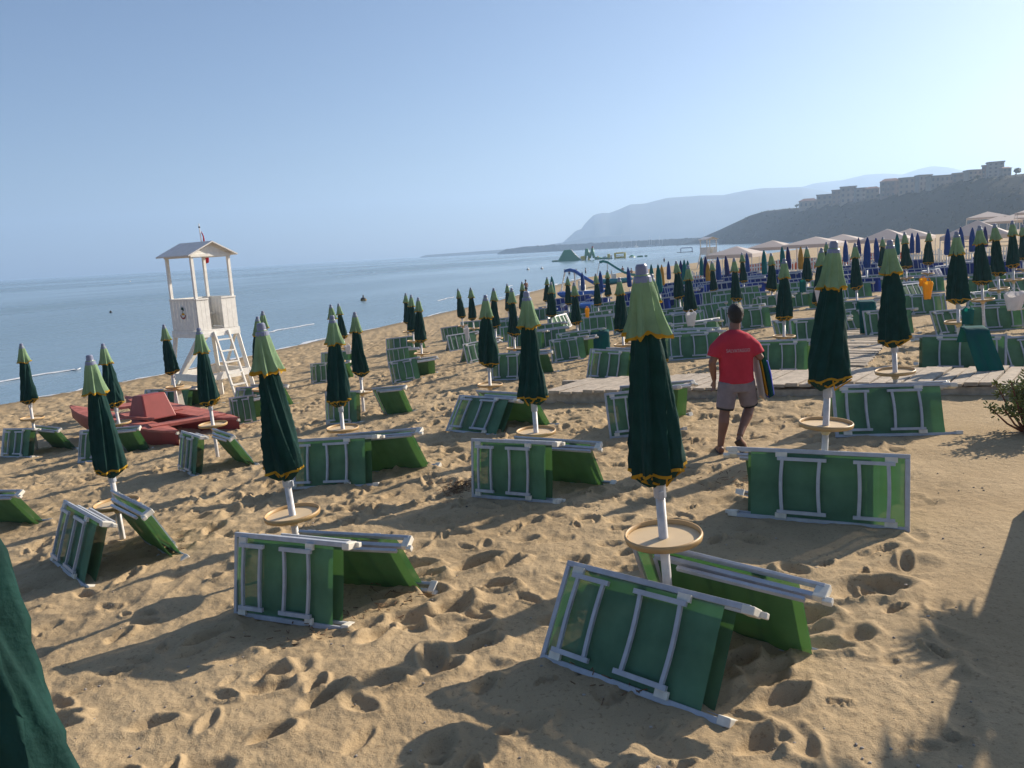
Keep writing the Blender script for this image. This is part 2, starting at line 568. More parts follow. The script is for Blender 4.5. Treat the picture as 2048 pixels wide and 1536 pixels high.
# foam: broken strips lying on the water by the shore
def foam():
    mb = MB()
    pts = [Vector((*p, 0)) for p in SHORE[1:8]]
    dense = []
    for a, b in zip(pts[:-1], pts[1:]):
        n = int((b - a).length / .35)
        dense += [a.lerp(b, k / n) for k in range(n)]
    for off, wid, thr, seed, zz in [(0.15, .4, -0.15, 3, .012), (7.5, .5, .42, 9, .05)]:
        run = []
        for k in range(1, len(dense) - 1):
            t = (dense[k + 1] - dense[k - 1]).normalized()
            nrm = Vector((-t.y, t.x, 0))
            v = float(vnoise(np.array([k * .045]), np.array([seed * 3.1]), seed)[0])
            w = wid * max(0, (v - thr)) * (.25 + 1.1 * random.random())
            c = dense[k] + nrm * (off + .35 * float(vnoise(np.array([k * .31]), np.array([seed * 1.0]), 78)[0]) + .9 * float(vnoise(np.array([k * .06]), np.array([seed * 1.0]), 77)[0]))
            if w > .02:
                run.append([c + nrm * w + Vector((0, 0, SEA + zz * .4)), c + Vector((0, 0, SEA + zz + .01)), c - nrm * w * .8 + Vector((0, 0, SEA + zz * .4))])
            elif len(run) > 1:
                mb.grid(run)
                run = []
            else:
                run = []
        if len(run) > 1:
            mb.grid(run)
    return mb


fm = mat('sea_foam', (0.6, 0.62, 0.65), .8, var=.15, scale=3, bump=.5, bscale=8)
tag(foam().build('foam', fm, smooth=True), 'thin white foam along the edge of the water', 'foam', kind='stuff')


def leaf_ball(mb, c, r, n, s, sq=.8, rnd=random):
    for _ in range(n):
        d = Vector((rnd.gauss(0, 1), rnd.gauss(0, 1), rnd.gauss(0, 1))).normalized() * r * rnd.uniform(.45, 1.1)
        d.z *= sq
        p = Vector(c) + d
        u = Vector((rnd.gauss(0, 1), rnd.gauss(0, 1), rnd.gauss(0, 1))).normalized() * s
        v = u.orthogonal().normalized() * s * .8
        mb.add([p - u, p + v, p + u, p - v], [(0, 1, 2, 3)])


# ---- ridges far away, each a solid landform with its own distance
def ridge(name, pts, dd, front, back, m, seed, noise_amp, label, cat, ext=None, nx=160):
    xs = np.array([p[0] for p in pts], float)
    ys = np.array([p[1] for p in pts], float)
    px = np.linspace(xs[0], xs[-1], nx)
    py = np.interp(px, xs, ys)
    rows = []
    ts = [0, .06, .14, .24, .36, .5, .64, .78, .9, 1.0, 1.25, 1.6, 2.0]
    for t in ts:
        row = []
        for k in range(nx):
            d = dd(px[k]) if callable(dd) else dd
            top = at_depth(px[k], py[k], d)
            h = top.z - SEA + 1.2
            if t <= 1:
                y = d - front * (1 - t) * (0.25 + 0.75 * min(1, h / (0.6 * max(1, (d * 0.08)))))
                s = t ** 0.62
                z = SEA - 1.2 + h * s
                amp = noise_amp * h * math.sin(math.pi * min(1, t)) * .9
            else:
                y = d + back * (t - 1)
                z = SEA - 1.2 + h * (1 - .8 * (t - 1))
                amp = 0
            x = top.x * (y / d if t <= 1 else 1)
            nz = float(fbm(np.array([x * 3.0 / (d * .08)]), np.array([y * 3.0 / (d * .08)]), 4, seed)[0])
            row.append(Vector((x, y + amp * nz * 1.2, z + amp * nz * .35)))
        rows.append(row)
    mb = MB()
    mb.grid(rows)
    return tag(mb.build(name, m, smooth=True), label, cat, kind='structure')


scrub = mat('dark_scrub_hillside', (0.014, 0.015, 0.013), .95, var=.5, scale=.05, bump=.6, bscale=.2, spec=.1)
rock_far = mat('distant_mountain', (0.08, 0.085, 0.085), .95, var=.3, scale=.01, spec=.1)
HILL = [(1437, 481), (1445, 471), (1460, 458), (1472, 448), (1482, 440), (1500, 431), (1530, 422), (1575, 417), (1600, 415), (1640, 410), (1690, 405), (1760, 394), (1800, 388), (1840, 381), (1880, 371), (1940, 358), (2000, 353), (2048, 347), (2200, 338), (2420, 330)]


def hill_depth(px):
    return float(np.interp(px, [1430, 1560, 1700, 2048, 2420], [800, 700, 560, 400, 340]))


ridge('hill', HILL, hill_depth, 70, 200, scrub, 3, .08, 'dark scrub covered headland with houses along its crest', 'hill')
ridge('mountain', [(1122, 488), (1138, 474), (1152, 461), (1162, 459), (1170, 447), (1187, 430), (1202, 426), (1218, 426), (1235, 420), (1260, 409), (1290, 407), (1332, 396), (1400, 391), (1447, 390), (1490, 381), (1526, 376), (1574, 375), (1600, 374), (1650, 382), (1720, 398), (1800, 420), (1850, 445)], 2900, 420, 450, rock_far, 8, .15, 'pale blue mountain dropping steeply to the sea at its seaward end', 'mountain')
ridge('mountain', [(1480, 400), (1560, 385), (1599, 375), (1631, 366), (1685, 360), (1732, 349), (1770, 347), (1805, 349), (1837, 338), (1865, 332), (1900, 335), (1931, 343), (2000, 352), (2100, 365), (2300, 390)], 3700, 420, 350, rock_far, 12, .12, 'palest and highest far mountain behind the headland houses', 'mountain')
ridge('headland', [(841, 513.5), (852, 510), (880, 508), (930, 504.5), (980, 501), (1030, 497), (1080, 492), (1125, 485), (1180, 475), (1260, 468)], 2400, 60, 150, rock_far, 14, .1, 'low hazy cape running out to a point in the sea', 'headland')

# ---- bushes on the headland slope
sc_ = MB()
hv = bpy.data.objects['hill'].data.vertices
gg = random.Random(3)
for _ in range(1500):
    i, j = gg.randint(1, 8), gg.randint(0, 158)
    a_, b_ = hv[i * 160 + j].co, hv[(i + 1) * 160 + j + 1].co
    p_ = a_.lerp(b_, gg.random())
    if p_.z < SEA + .5:
        continue
    leaf_ball(sc_, p_, gg.uniform(.4, 1.3), 12, gg.uniform(.3, .6), .6, gg)
tag(sc_.build('scrub', mat('scrub_leaf', (0.016, 0.018, 0.012), .9, var=.5, scale=.15)), 'dark bushes covering the headland slope', 'scrub', kind='stuff')

# ---- breakwater
bw = MB()
rowsb = []
for k in range(120):
    t = k / 119
    px = 995 + t * (1475 - 995)
    d = 1500 - 500 * t
    hor = 559.5 - .0559 * px
    c = at_depth(px, hor, d)
    hh = (5.0 + 4.0 * min(1, t * 9)) * d / 1100
    if t < .03:
        hh *= .4 + t * 20
    j = lambda a: a * (1 + .15 * random.uniform(-1, 1))
    rowsb.append([Vector((c.x, c.y - 9, SEA - 1)), Vector((c.x, c.y - j(5), SEA + hh * j(.5))), Vector((c.x, c.y - j(2), SEA + hh * j(.95))), Vector((c.x, c.y + 4, SEA + hh)), Vector((c.x, c.y + 12, SEA - 1))])
bw.grid(rowsb)
tag(bw.build('breakwater', mat('dark_breakwater_rock', (0.06, 0.055, 0.055), .9, var=.5, scale=.25)), 'long dark rock breakwater lying across the bay', 'breakwater', kind='structure')


# ---- houses on the headland
def house(x0, x1, yb, yt, d, mi, roof, label, rows, cols):
    a, b = at_depth(x0, yb, d), at_depth(x1, yb, d)
    top = at_depth((x0 + x1) / 2, yt, d).z
    w = abs(b.x - a.x)
    c = (a + b) / 2
    zb = min(a.z, b.z) - 2.5
    h = top - zb
    yaw = math.atan2(-c.x, c.y) * .6 + random.uniform(-.3, .3)
    e = empty('house', label, 'house', 'houses on the crest of the headland', (c.x, c.y, zb), yaw)
    MB().box((0, w * .35, h / 2), (w, w * .7, h)).build('wall', M['stucco%d' % mi], e)
    if roof == 'flat':
        MB().box((0, w * .35, h + .3), (w + .8, w * .7 + .8, .6)).build('roof', M['stucco%d' % ((mi + 2) % 5)], e)
    else:
        rb = MB()
        W, D, rh = w / 2 + .6, w * .35 + .5, w * .16
        cy = w * .35
        rb.add([(-W, cy - D, h), (W, cy - D, h), (W, cy + D, h), (-W, cy + D, h), (-W * .5, cy, h + rh), (W * .5, cy, h + rh)], [(0, 1, 5, 4), (2, 3, 4, 5), (1, 2, 5), (3, 0, 4), (3, 2, 1, 0)])
        rb.build('roof', M['tile'], e)
    vis = h - 2.5
    for i in range(rows):
        for j in range(cols):
            MB().box((-w / 2 + w * (j + .5) / cols, -.02, 2.8 + vis * (i + .42) / rows), (w / cols * .42, .12, vis / rows * .5)).build('window', M['window'], e)


HS = [(1599, 1634, 414, 402, 612, 1, 'tile', 'low house at the seaward end of the crest row', 1, 4),
      (1634, 1664, 409, 390, 615, 0, 'flat', 'dark fronted block second along from the headland point', 2, 3),
      (1664, 1682, 408, 381, 618, 2, 'flat', 'narrow brown block stepping up beside the dark fronted one', 3, 2),
      (1682, 1711, 405, 374, 621, 1, 'flat', 'tallest block of the lower cluster of houses', 3, 3),
      (1711, 1732, 403, 377, 619, 3, 'flat', 'grey block just inland of the tallest lower one', 3, 2),
      (1732, 1757, 398, 377, 616, 0, 'tile', 'tile roofed house ending the lower cluster', 2, 3),
      (1763, 1799, 393, 362, 618, 4, 'tile', 'sheer pink house where the upper row begins', 3, 4),
      (1799, 1838, 388, 356, 622, 1, 'flat', 'wide pale block inside the upper row', 3, 4),
      (1838, 1863, 382, 351, 622, 3, 'flat', 'grey block with a taller roof room, upper row', 3, 3),
      (1863, 1906, 375, 352, 624, 0, 'flat', 'long low terrace along the middle of the crest', 2, 5),
      (1906, 1937, 364, 347, 625, 2, 'flat', 'small brown block rising after the long terrace', 2, 3),
      (1937, 1964, 359, 341, 626, 1, 'flat', 'cream block below the hilltop building', 2, 3),
      (1964, 1978, 356, 332, 628, 4, 'flat', 'slim annex against the hilltop building', 3, 2),
      (1977, 2005, 354, 325, 630, 3, 'flat', 'highest building crowning the headland', 4, 3),
      (2005, 2022, 354, 336, 628, 0, 'tile', 'little tiled house beside the highest building', 2, 2)]
for h_ in HS:
    house(*h_[:4], hill_depth((h_[0] + h_[1]) / 2) + (h_[4] - 620) * .7 - 1, *h_[5:])


for px, py, hgt, lab in [(1480, 446, 5, 'lone round topped tree on the headland point'), (1593, 415, 6, 'slim tree at the seaward end of the house row'), (1760, 396, 6, 'dark tree in the gap between lower and upper houses'), (2032, 352, 8, 'dark tree clump inland of the highest building'), (1955, 358, 5, 'bushy tree under the cream block')]:
    p = at_depth(px, py, hill_depth(px) - 3)
    p.z -= 1.5
    hgt *= .6
    e = empty('tree', lab, 'tree', 'trees on the headland', p)
    MB().tube([(0, 0, -1), (.1, 0, hgt * .5), (0, 0, hgt * .8)], [.35, .25, .1], 6).build('trunk', M['bark'], e)
    cb = MB()
    for _ in range(5):
        leaf_ball(cb, (random.uniform(-1.2, 1.2), random.uniform(-1, 1), hgt * random.uniform(.75, 1)), hgt * .26, 60, .5)
    cb.build('crown', M['crown'], e)

# ---- walkways
plank = mat('sun_bleached_planks', (0.43, 0.36, 0.28), .9, var=.25, scale=9, bump=.5, bscale=40)


def walkway(name, a, b, width, zt, thick, skew, label, pw=.21):
    GAP = .44 if pw > .15 else .485
    a, b = Vector(a), Vector(b)
    d = (b - a)
    L = d.length
    d.normalize()
    n = Vector((-d.y, d.x, 0))
    mb = MB()
    k = 0.0
    while k < L:
        w = pw * random.uniform(.88, 1.1)
        p = a + d * (k + w / 2)
        z = gz(p.x, p.y) + zt + random.uniform(-.012, .012)
        s = skew
        e0, e1 = random.uniform(-.03, .03), random.uniform(-.03, .03)
        c = [p - d * w * GAP + n * e0, p + d * w * GAP + n * e0, p + d * (w * GAP + s) + n * (width + e1), p + d * (s - w * GAP) + n * (width + e1)]
        t = Vector((0, 0, random.uniform(-.015, .015)))
        vs = [Vector((q.x, q.y, z)) + (t if i > 1 else -t) for i, q in enumerate(c)] + [Vector((q.x, q.y, z - thick)) for q in c]
        mb.add(vs, [(0, 1, 2, 3), (7, 6, 5, 4), (0, 4, 5, 1), (1, 5, 6, 2), (2, 6, 7, 3), (3, 7, 4, 0)])
        k += w
    # bearers under the boards
    for o in (.1, width - .1):
        p, q = a + n * o + d * .1, b + n * o - d * .1
        mb.beam((p.x, p.y, gz(p.x, p.y) + zt - thick - .12), (q.x, q.y, gz(q.x, q.y) + zt - thick - .12), .12, .3)
    return tag(mb.build(name, plank), label, 'walkway', kind='structure')


walkway('boardwalk', (0.4, 13.35, 0), (8.6, 10.3, 0), 1.5, .2, .05, .55, 'raised plank walkway crossing behind the man in red')
walkway('path', (6.5, 13.9, 0), (15.5, 28.5, 0), 1.6, .035, .05, 0.0, 'sand strewn slatted path running inland between parasols', .11)

# ================================================================== PARASOLS
TIPZ, BOTZ, REACH = 2.38, 1.06, 1.31


def pleat_ring(z, rad, amp, n, ph, twist, lob, seg=96):
    row = []
    for k in range(seg):
        th = 2 * math.pi * k / seg
        u = (th / (2 * math.pi) * n + twist * (TIPZ - z)) % n
        i = int(u)
        f = u - i
        i2 = (i + 1) % n
        a = lob[i] * (1 - f) + lob[i2] * f
        s = (f ** 1.9) * 1.25 - (f - .9) / .1 * 1.25 * (f > .9) - .35
        r = rad * (1 + amp * a * s)
        row.append(Vector((r * math.cos(th + ph), r * math.sin(th + ph), z)))
    return row


def make_parasol(seed, lab, kind='green'):
    g = random.Random(seed)
    n = 8
    lob = [g.uniform(.6, 1.5) for _ in range(n)]
    tw = g.uniform(.5, 1.6) * g.choice((1, 1, -1))
    ph = g.uniform(0, 6.28)
    fat, waist, sag = g.uniform(.9, 1.08), g.uniform(-.16, .06), g.uniform(-.03, .03)
    e = empty('parasol', lab, 'parasol')
    # pole runs on into the sand
    MB().tube([(0, 0, -.55), (0, 0, 1.0)], .029, 12).build('pole', M['pole'], e, smooth=True)
    if kind == 'green':
        cb = MB().tube([(0, 0, .98), (0, 0, 1.13)], .038, 12)
        cb.box((.035, 0, 1.0), (.035, .025, .05))
        cb.build('collar', M['alu'], e)
        rows = []
        prof = [(float(z_), float(np.interp(z_, [1.15, 1.22, 1.34, 1.48, 1.62, 1.76, 1.88, 1.98, 2.08], [.147, .145, .136, .124, .110, .097, .086, .074, .055]))) for z_ in np.linspace(2.08, 1.15, 18)]
        for z, r in prof:
            r = r * fat * (1 + waist * math.exp(-((z - 1.62) / .2) ** 2))
            row = pleat_ring(z, r, .42 * min(1, (2.25 - z) / .5), n, ph, tw, lob)
            ii = np.arange(96)
            wob = 1 + .05 * np.sin(3 * ii / 96 * 6.28 + z * 5 + seed) + .07 * vnoise(8 + 7 * np.cos(ii / 96 * 6.283) + z * 2.0, 8 + 7 * np.sin(ii / 96 * 6.283) + z * 5.0, seed)
            rows.append([Vector((p.x * w, p.y * w, p.z)) for p, w in zip(row, wob)])
        rows[-1] = [Vector((p.x, p.y, p.z + sag * math.sin(i / 96 * 6.28))) for i, p in enumerate(rows[-1])]
        rim = rows[-1]
        for s_, dz in ((.72, -.05), (.4, -.09)):
            rows.append([Vector((p.x * s_, p.y * s_, p.z + dz)) for p in rim])
        can = MB().grid(rows, closed=True).build('canopy', M['canopy'], e, smooth=True)
        tb = MB()
        w = [Vector((p.x * 1.02, p.y * 1.02, p.z + .006 + .010 * math.sin(i * .35 + seed))) for i, p in enumerate(rim)]
        tb.grid([w, [Vector((p.x * 1.01, p.y * 1.01, p.z - .018)) for p in w], [Vector((p.x * .93, p.y * .93, p.z - .022)) for p in w]], closed=True)
        for k in range(n):
            a, b = rim[(k * 12) % 96], rim[(k * 12 + 15) % 96]
            mid = Vector(((a.x + b.x) * .26, (a.y + b.y) * .26, 1.075 + g.uniform(-.02, .015)))
            tb.beam(a + Vector((0, 0, -.015)), mid, .01, .013)
            tb.beam(mid, b + Vector((0, 0, -.015)), .01, .013)
        tb.build('trim', M['yellow'], can)
        rows = []
        for z, r, am in [(2.32, .044, .04), (2.27, .055, .12), (2.2, .066, .24), (2.13, .076, .32), (2.06, .087, .42), (2.015, .096, .5), (1.975, .104, .54)]:
            row = pleat_ring(z, r, am, n, ph + .5, tw * .6, lob)
            if z < 2.08:
                row = [Vector((p.x, p.y, p.z + (2.08 - z) * .09 * math.sin(i / 96 * 6.28 * n + seed) + (2.08 - z) * .13 * math.sin(i / 96 * 6.28 * 3 + seed))) for i, p in enumerate(row)]
            rows.append(row)
        fl = MB().grid(rows, closed=True).build('canopy_top', M['flounce'], e, smooth=True)
        tb = MB()
        a = rows[-1]
        tb.grid([[Vector((p.x * 1.012, p.y * 1.012, p.z + .008)) for p in a], [Vector((p.x * 1.03, p.y * 1.03, p.z - .006 - .014 * (.5 + .5 * math.sin(i * .9 + seed)))) for i, p in enumerate(a)]], closed=True)
        tb.build('trim', M['yellow'], fl)
        MB().lathe([(0, TIPZ), (.026, TIPZ), (.034, TIPZ - .012), (.038, TIPZ - .055), (.040, TIPZ - .06), (.052, TIPZ - .075), (.056, TIPZ - .105), (.045, TIPZ - .108)], 20).build('tip_cap', M['tip'], e, smooth=False)
        tr = MB().lathe([(.029, .72), (.22, .722), (.222, .712), (.06, .690), (.03, .63)], 40).build('tray', M['tray'], e)
        MB().lathe([(.222, .7235), (.224, .749), (.232, .752), (.238, .738), (.232, .710), (.223, .708)], 40).build('rim', M['trayrim'], tr, smooth=True)
        if seed % 3 == 0:
            MB().tube([(0, 0, .84), (0, 0, .9)], .036, 12).build('clip', M['yellow'], e)
    else:
        rows = []
        for z, r in [(2.33, .02), (2.22, .05), (2.05, .085), (1.85, .11), (1.6, .125), (1.35, .128), (1.18, .12), (1.1, .09)]:
            rows.append(pleat_ring(z, r, .3, n, ph, tw, lob, 48))
        MB().grid(rows, closed=True).build('canopy', M[kind], e, smooth=True)
        MB().lathe([(0, TIPZ), (.012, TIPZ), (.02, TIPZ - .06), (.0, TIPZ - .065)], 10).build('tip_cap', M['pole'], e)
    return e


PROTO = {'green': [None] * 7, 'bluecanopy': [None], 'navycanopy': [None], 'tealcanopy': [None], 'yellowcanopy': [None]}
COLNAME = {'green': 'dark green', 'bluecanopy': 'blue', 'navycanopy': 'navy blue', 'tealcanopy': 'teal', 'yellowcanopy': 'mustard yellow'}
n_placed = 0


def place_parasol(tx, ty, bx, by, phrase, kind='green', label=None):
    """tip and lower canopy edge as seen; the length between them gives the distance"""
    global n_placed
    L = math.hypot(tx - bx, ty - by)
    D = F * REACH / L
    o = Vector((0, 0, CAMH))
    for _ in range(25):
        pb = o + Vector(ray(bx, by)) * D
        pt = o + Vector(ray(tx, ty)) * (D - REACH * math.sin(PITCH))
        D *= REACH / max(.05, (pt - pb).length) if (pt - pb).length < 0.3 else (REACH / (pt - pb).length) ** .8
    up = (pt - pb).normalized()
    up = Vector((up.x, up.y * .35, up.z)).normalized()
    i = n_placed % len(PROTO[kind])
    lab = label or 'closed %s parasol %s' % (COLNAME[kind], phrase)
    if PROTO[kind][i] is None:
        e = PROTO[kind][i] = make_parasol(3 * i + 1 + (i % 2), lab, kind)
    else:
        e = copy_tree(PROTO[kind][i])
    n_placed += 1
    e['label'] = lab
    e['group'] = 'closed green parasols in rows' if kind == 'green' else 'closed coloured parasols of the next beach club'
    base = pt - up * TIPZ
    e.location = base
    q = Vector((0, 0, 1)).rotation_difference(up)
    e.rotation_euler = (q.to_matrix() @ Matrix.Rotation(random.uniform(0, 6.28), 3, 'Z')).to_euler()
    zg = gz(base.x, base.y)
    return Vector((base.x, base.y, zg)), D


# ================================================================== SUNBEDS
LL, LW = 1.36, .64


def make_sunbed(cloth, cloth2, lab):
    e = empty('sunbed', lab, 'sunbed')
    x0, x1 = -LL / 2, LL / 2
    fb = MB()
    t, d = .036, .026
    for z in (t / 2, LW - t / 2):
        fb.beam((x0, .013, z), (x1, .013, z), d, t)
    fb.beam((x0 + t / 2, .013, t), (x0 + t / 2, .013, LW - t), t, d, (0, 1, 0))
    fb.build('frame', M['alu'], e, bevel=.004)

    def cloth_sheet(xa, xb, y, za, zb, sag, seed):
        g = random.Random(seed)
        a = [g.uniform(-1, 1) for _ in range(6)]
        P = []
        for i in range(15):
            u = i / 14
            row = []
            for j in range(9):
                v = j / 8
                s = math.sin(math.pi * v) * sag * (1 + .25 * math.sin(5 * u + a[0])) + .003 * math.sin(9 * u + a[1] * 3) * math.sin(7 * v + a[2] * 3)
                row.append(Vector((xa + (xb - xa) * u, y + s, za + (zb - za) * v)))
            P.append(row)
        return MB().grid(P)
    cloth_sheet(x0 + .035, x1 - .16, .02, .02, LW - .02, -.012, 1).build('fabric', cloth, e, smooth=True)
    for xa, xb, up in ((x0 + .10, x0 + .40, 0), (x0 + .60, x0 + .98, 1)):
        lb = MB()
        for x in (xa + .05, xb - .04):
            bow = .012 if up else -.008
            pts = [(x + bow * math.sin(math.pi * k / 6), -.022, .085 + (LW - .17) * k / 6) for k in range(7)]
            for p, q in zip(pts[:-1], pts[1:]):
                lb.beam(p, q, .026, .022, (0, 1, 0))
        for z in (.085, LW - .085):
            lb.beam((xa, -.024, z), (xb, -.024, z), .024, .03)
            lb.cur = 1
            lb.box(((xb - .03) if up else (xa + .03), -.012, z + (-.035 if z < .3 else .035)), (.09, .022, .045))
            lb.cur = 0
        lb.build('leg', [M['alu'], M['plastic']], e)
    # backrest folded flat behind the seat
    bb = MB()
    xa = x0 + .24
    for z in (.03, LW - .03):
        bb.beam((xa, .085, z), (x1 + .015, .085, z), .03, .034)
    bb.beam((xa, .085, .047), (xa, .085, LW - .047), .03, .03, (0, 1, 0))
    for z in (.0, LW):
        bb.beam((xa + .2, .145, z + (.02 if z == 0 else -.02)), (x1 - .08, .135, z + (.02 if z == 0 else -.02)), .024, .026)
    br = bb.build('backrest', M['alu'], e)
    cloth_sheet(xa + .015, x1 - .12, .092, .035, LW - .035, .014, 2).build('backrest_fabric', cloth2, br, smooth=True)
    for z in (.028, LW - .028):
        hb = MB()
        hb.box((x1 - .01, .05, z), (.08, .105, .05)).box((x1 + .04, .1, z), (.06, .04, .036))
        hb.build('hinge', M['plastic'], e, bevel=.006)
    return e


def make_far_sunbed(cloth, lab):
    """the same folded bed for the far rows, where its parts no longer show"""
    mb = MB()
    x0, x1 = -LL / 2, LL / 2
    for z in (.02, LW - .02):
        mb.beam((x0, .013, z), (x1, .013, z), .03, .045)
        mb.beam((x0 + .24, .09, z), (x1, .09, z), .03, .045)
    mb.beam((x0 + .02, .013, .04), (x0 + .02, .013, LW - .04), .045, .03, (0, 1, 0))
    for x in (x0 + .15, x0 + .37, x0 + .65, x0 + .95):
        mb.beam((x, -.02, .06), (x, -.02, LW - .06), .03, .022, (0, 1, 0))
    mb.box((x1, .05, .03), (.1, .11, .06)).box((x1, .05, LW - .03), (.1, .11, .06))
    mb.cur = 1
    for y, xa, xb in ((.02, x0 + .03, x1 - .12), (.09, x0 + .25, x1 - .12)):
        mb.grid([[Vector((x, y, .02)), Vector((x, y, LW - .02))] for x in (xa, xb)])
    o = mb.build('sunbed', [M['alu'], cloth])
    return tag(o, lab, 'sunbed')


BED = {}


def put_bed(kind, c, yaw, tilt, label, mirror=False, sx=1.0, far=False):
    key = (kind, far)
    if key not in BED:
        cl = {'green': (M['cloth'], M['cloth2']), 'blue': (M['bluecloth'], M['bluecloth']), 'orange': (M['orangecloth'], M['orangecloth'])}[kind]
        BED[key] = make_far_sunbed(cl[0], label) if far else make_sunbed(cl[0], cl[1], label)
        o = BED[key]
    else:
        o = copy_tree(BED[key])
    o['label'] = label
    o['group'] = 'folded %s sunbeds leaning under the parasols' % kind
    dx, dy = math.cos(yaw) * .45 * sx, math.sin(yaw) * .45 * sx
    za, zb = sand_z(c[0] + dx, c[1] + dy), sand_z(c[0] - dx, c[1] - dy)
    o.location = (c[0], c[1], (za + zb) / 2 - .008)
    o.rotation_euler = (-tilt, -math.atan2(za - zb, .9 * sx) * .8, yaw)
    o.scale = (-sx if mirror else sx, 1, 1)
    return o


def bed_pair(base, phrase, D, yaw=None, px=None, mirror=False, rear=(.95, .1), tilt=None, kind='green', only=None, noun='parasol'):
    far = D > 27
    if px:
        a, b = ground(*px[0]), ground(*px[1])
        d = b - a
        L = Vector((d.x, d.y, 0)).length
        yaw = math.atan2(d.y, d.x)
        c = (a + b) / 2
        sx = L / LL
    else:
        if yaw is None:
            yaw = R(random.gauss(-22, 12)) if D < 22 else R(random.gauss(-6, 9))
        sx = random.uniform(.97, 1.03)
        c = None
    e = Vector((math.cos(yaw), math.sin(yaw), 0))
    n = Vector((-e.y, e.x, 0))
    tilt = tilt if tilt is not None else R(random.uniform(9, 22))
    if c is None:
        c = base - n * (rear[0] / 2 + random.uniform(-.05, .05)) - e * random.uniform(-.05, .25)
    sm = 'small ' if far else ''
    col = {'green': 'green', 'blue': 'blue', 'orange': 'orange'}[kind]
    if only != 'rear':
        c.z = gz(c.x, c.y)
        put_bed(kind, c, yaw, tilt, 'front %s sunbed under the %s %s' % (col, noun, phrase), mirror, sx, far)
    if only != 'front':
        c2 = c + n * rear[0] + e * (rear[1] + (random.uniform(-.08, .08) if not px else 0))
        c2.z = gz(c2.x, c2.y)
        put_bed(kind, c2, yaw + math.pi + R(random.uniform(-5, 5)), R(random.uniform(24, 32)), 'back %s sunbed behind the %s %s' % (col, noun, phrase), not mirror, sx * random.uniform(.97, 1.02), far)


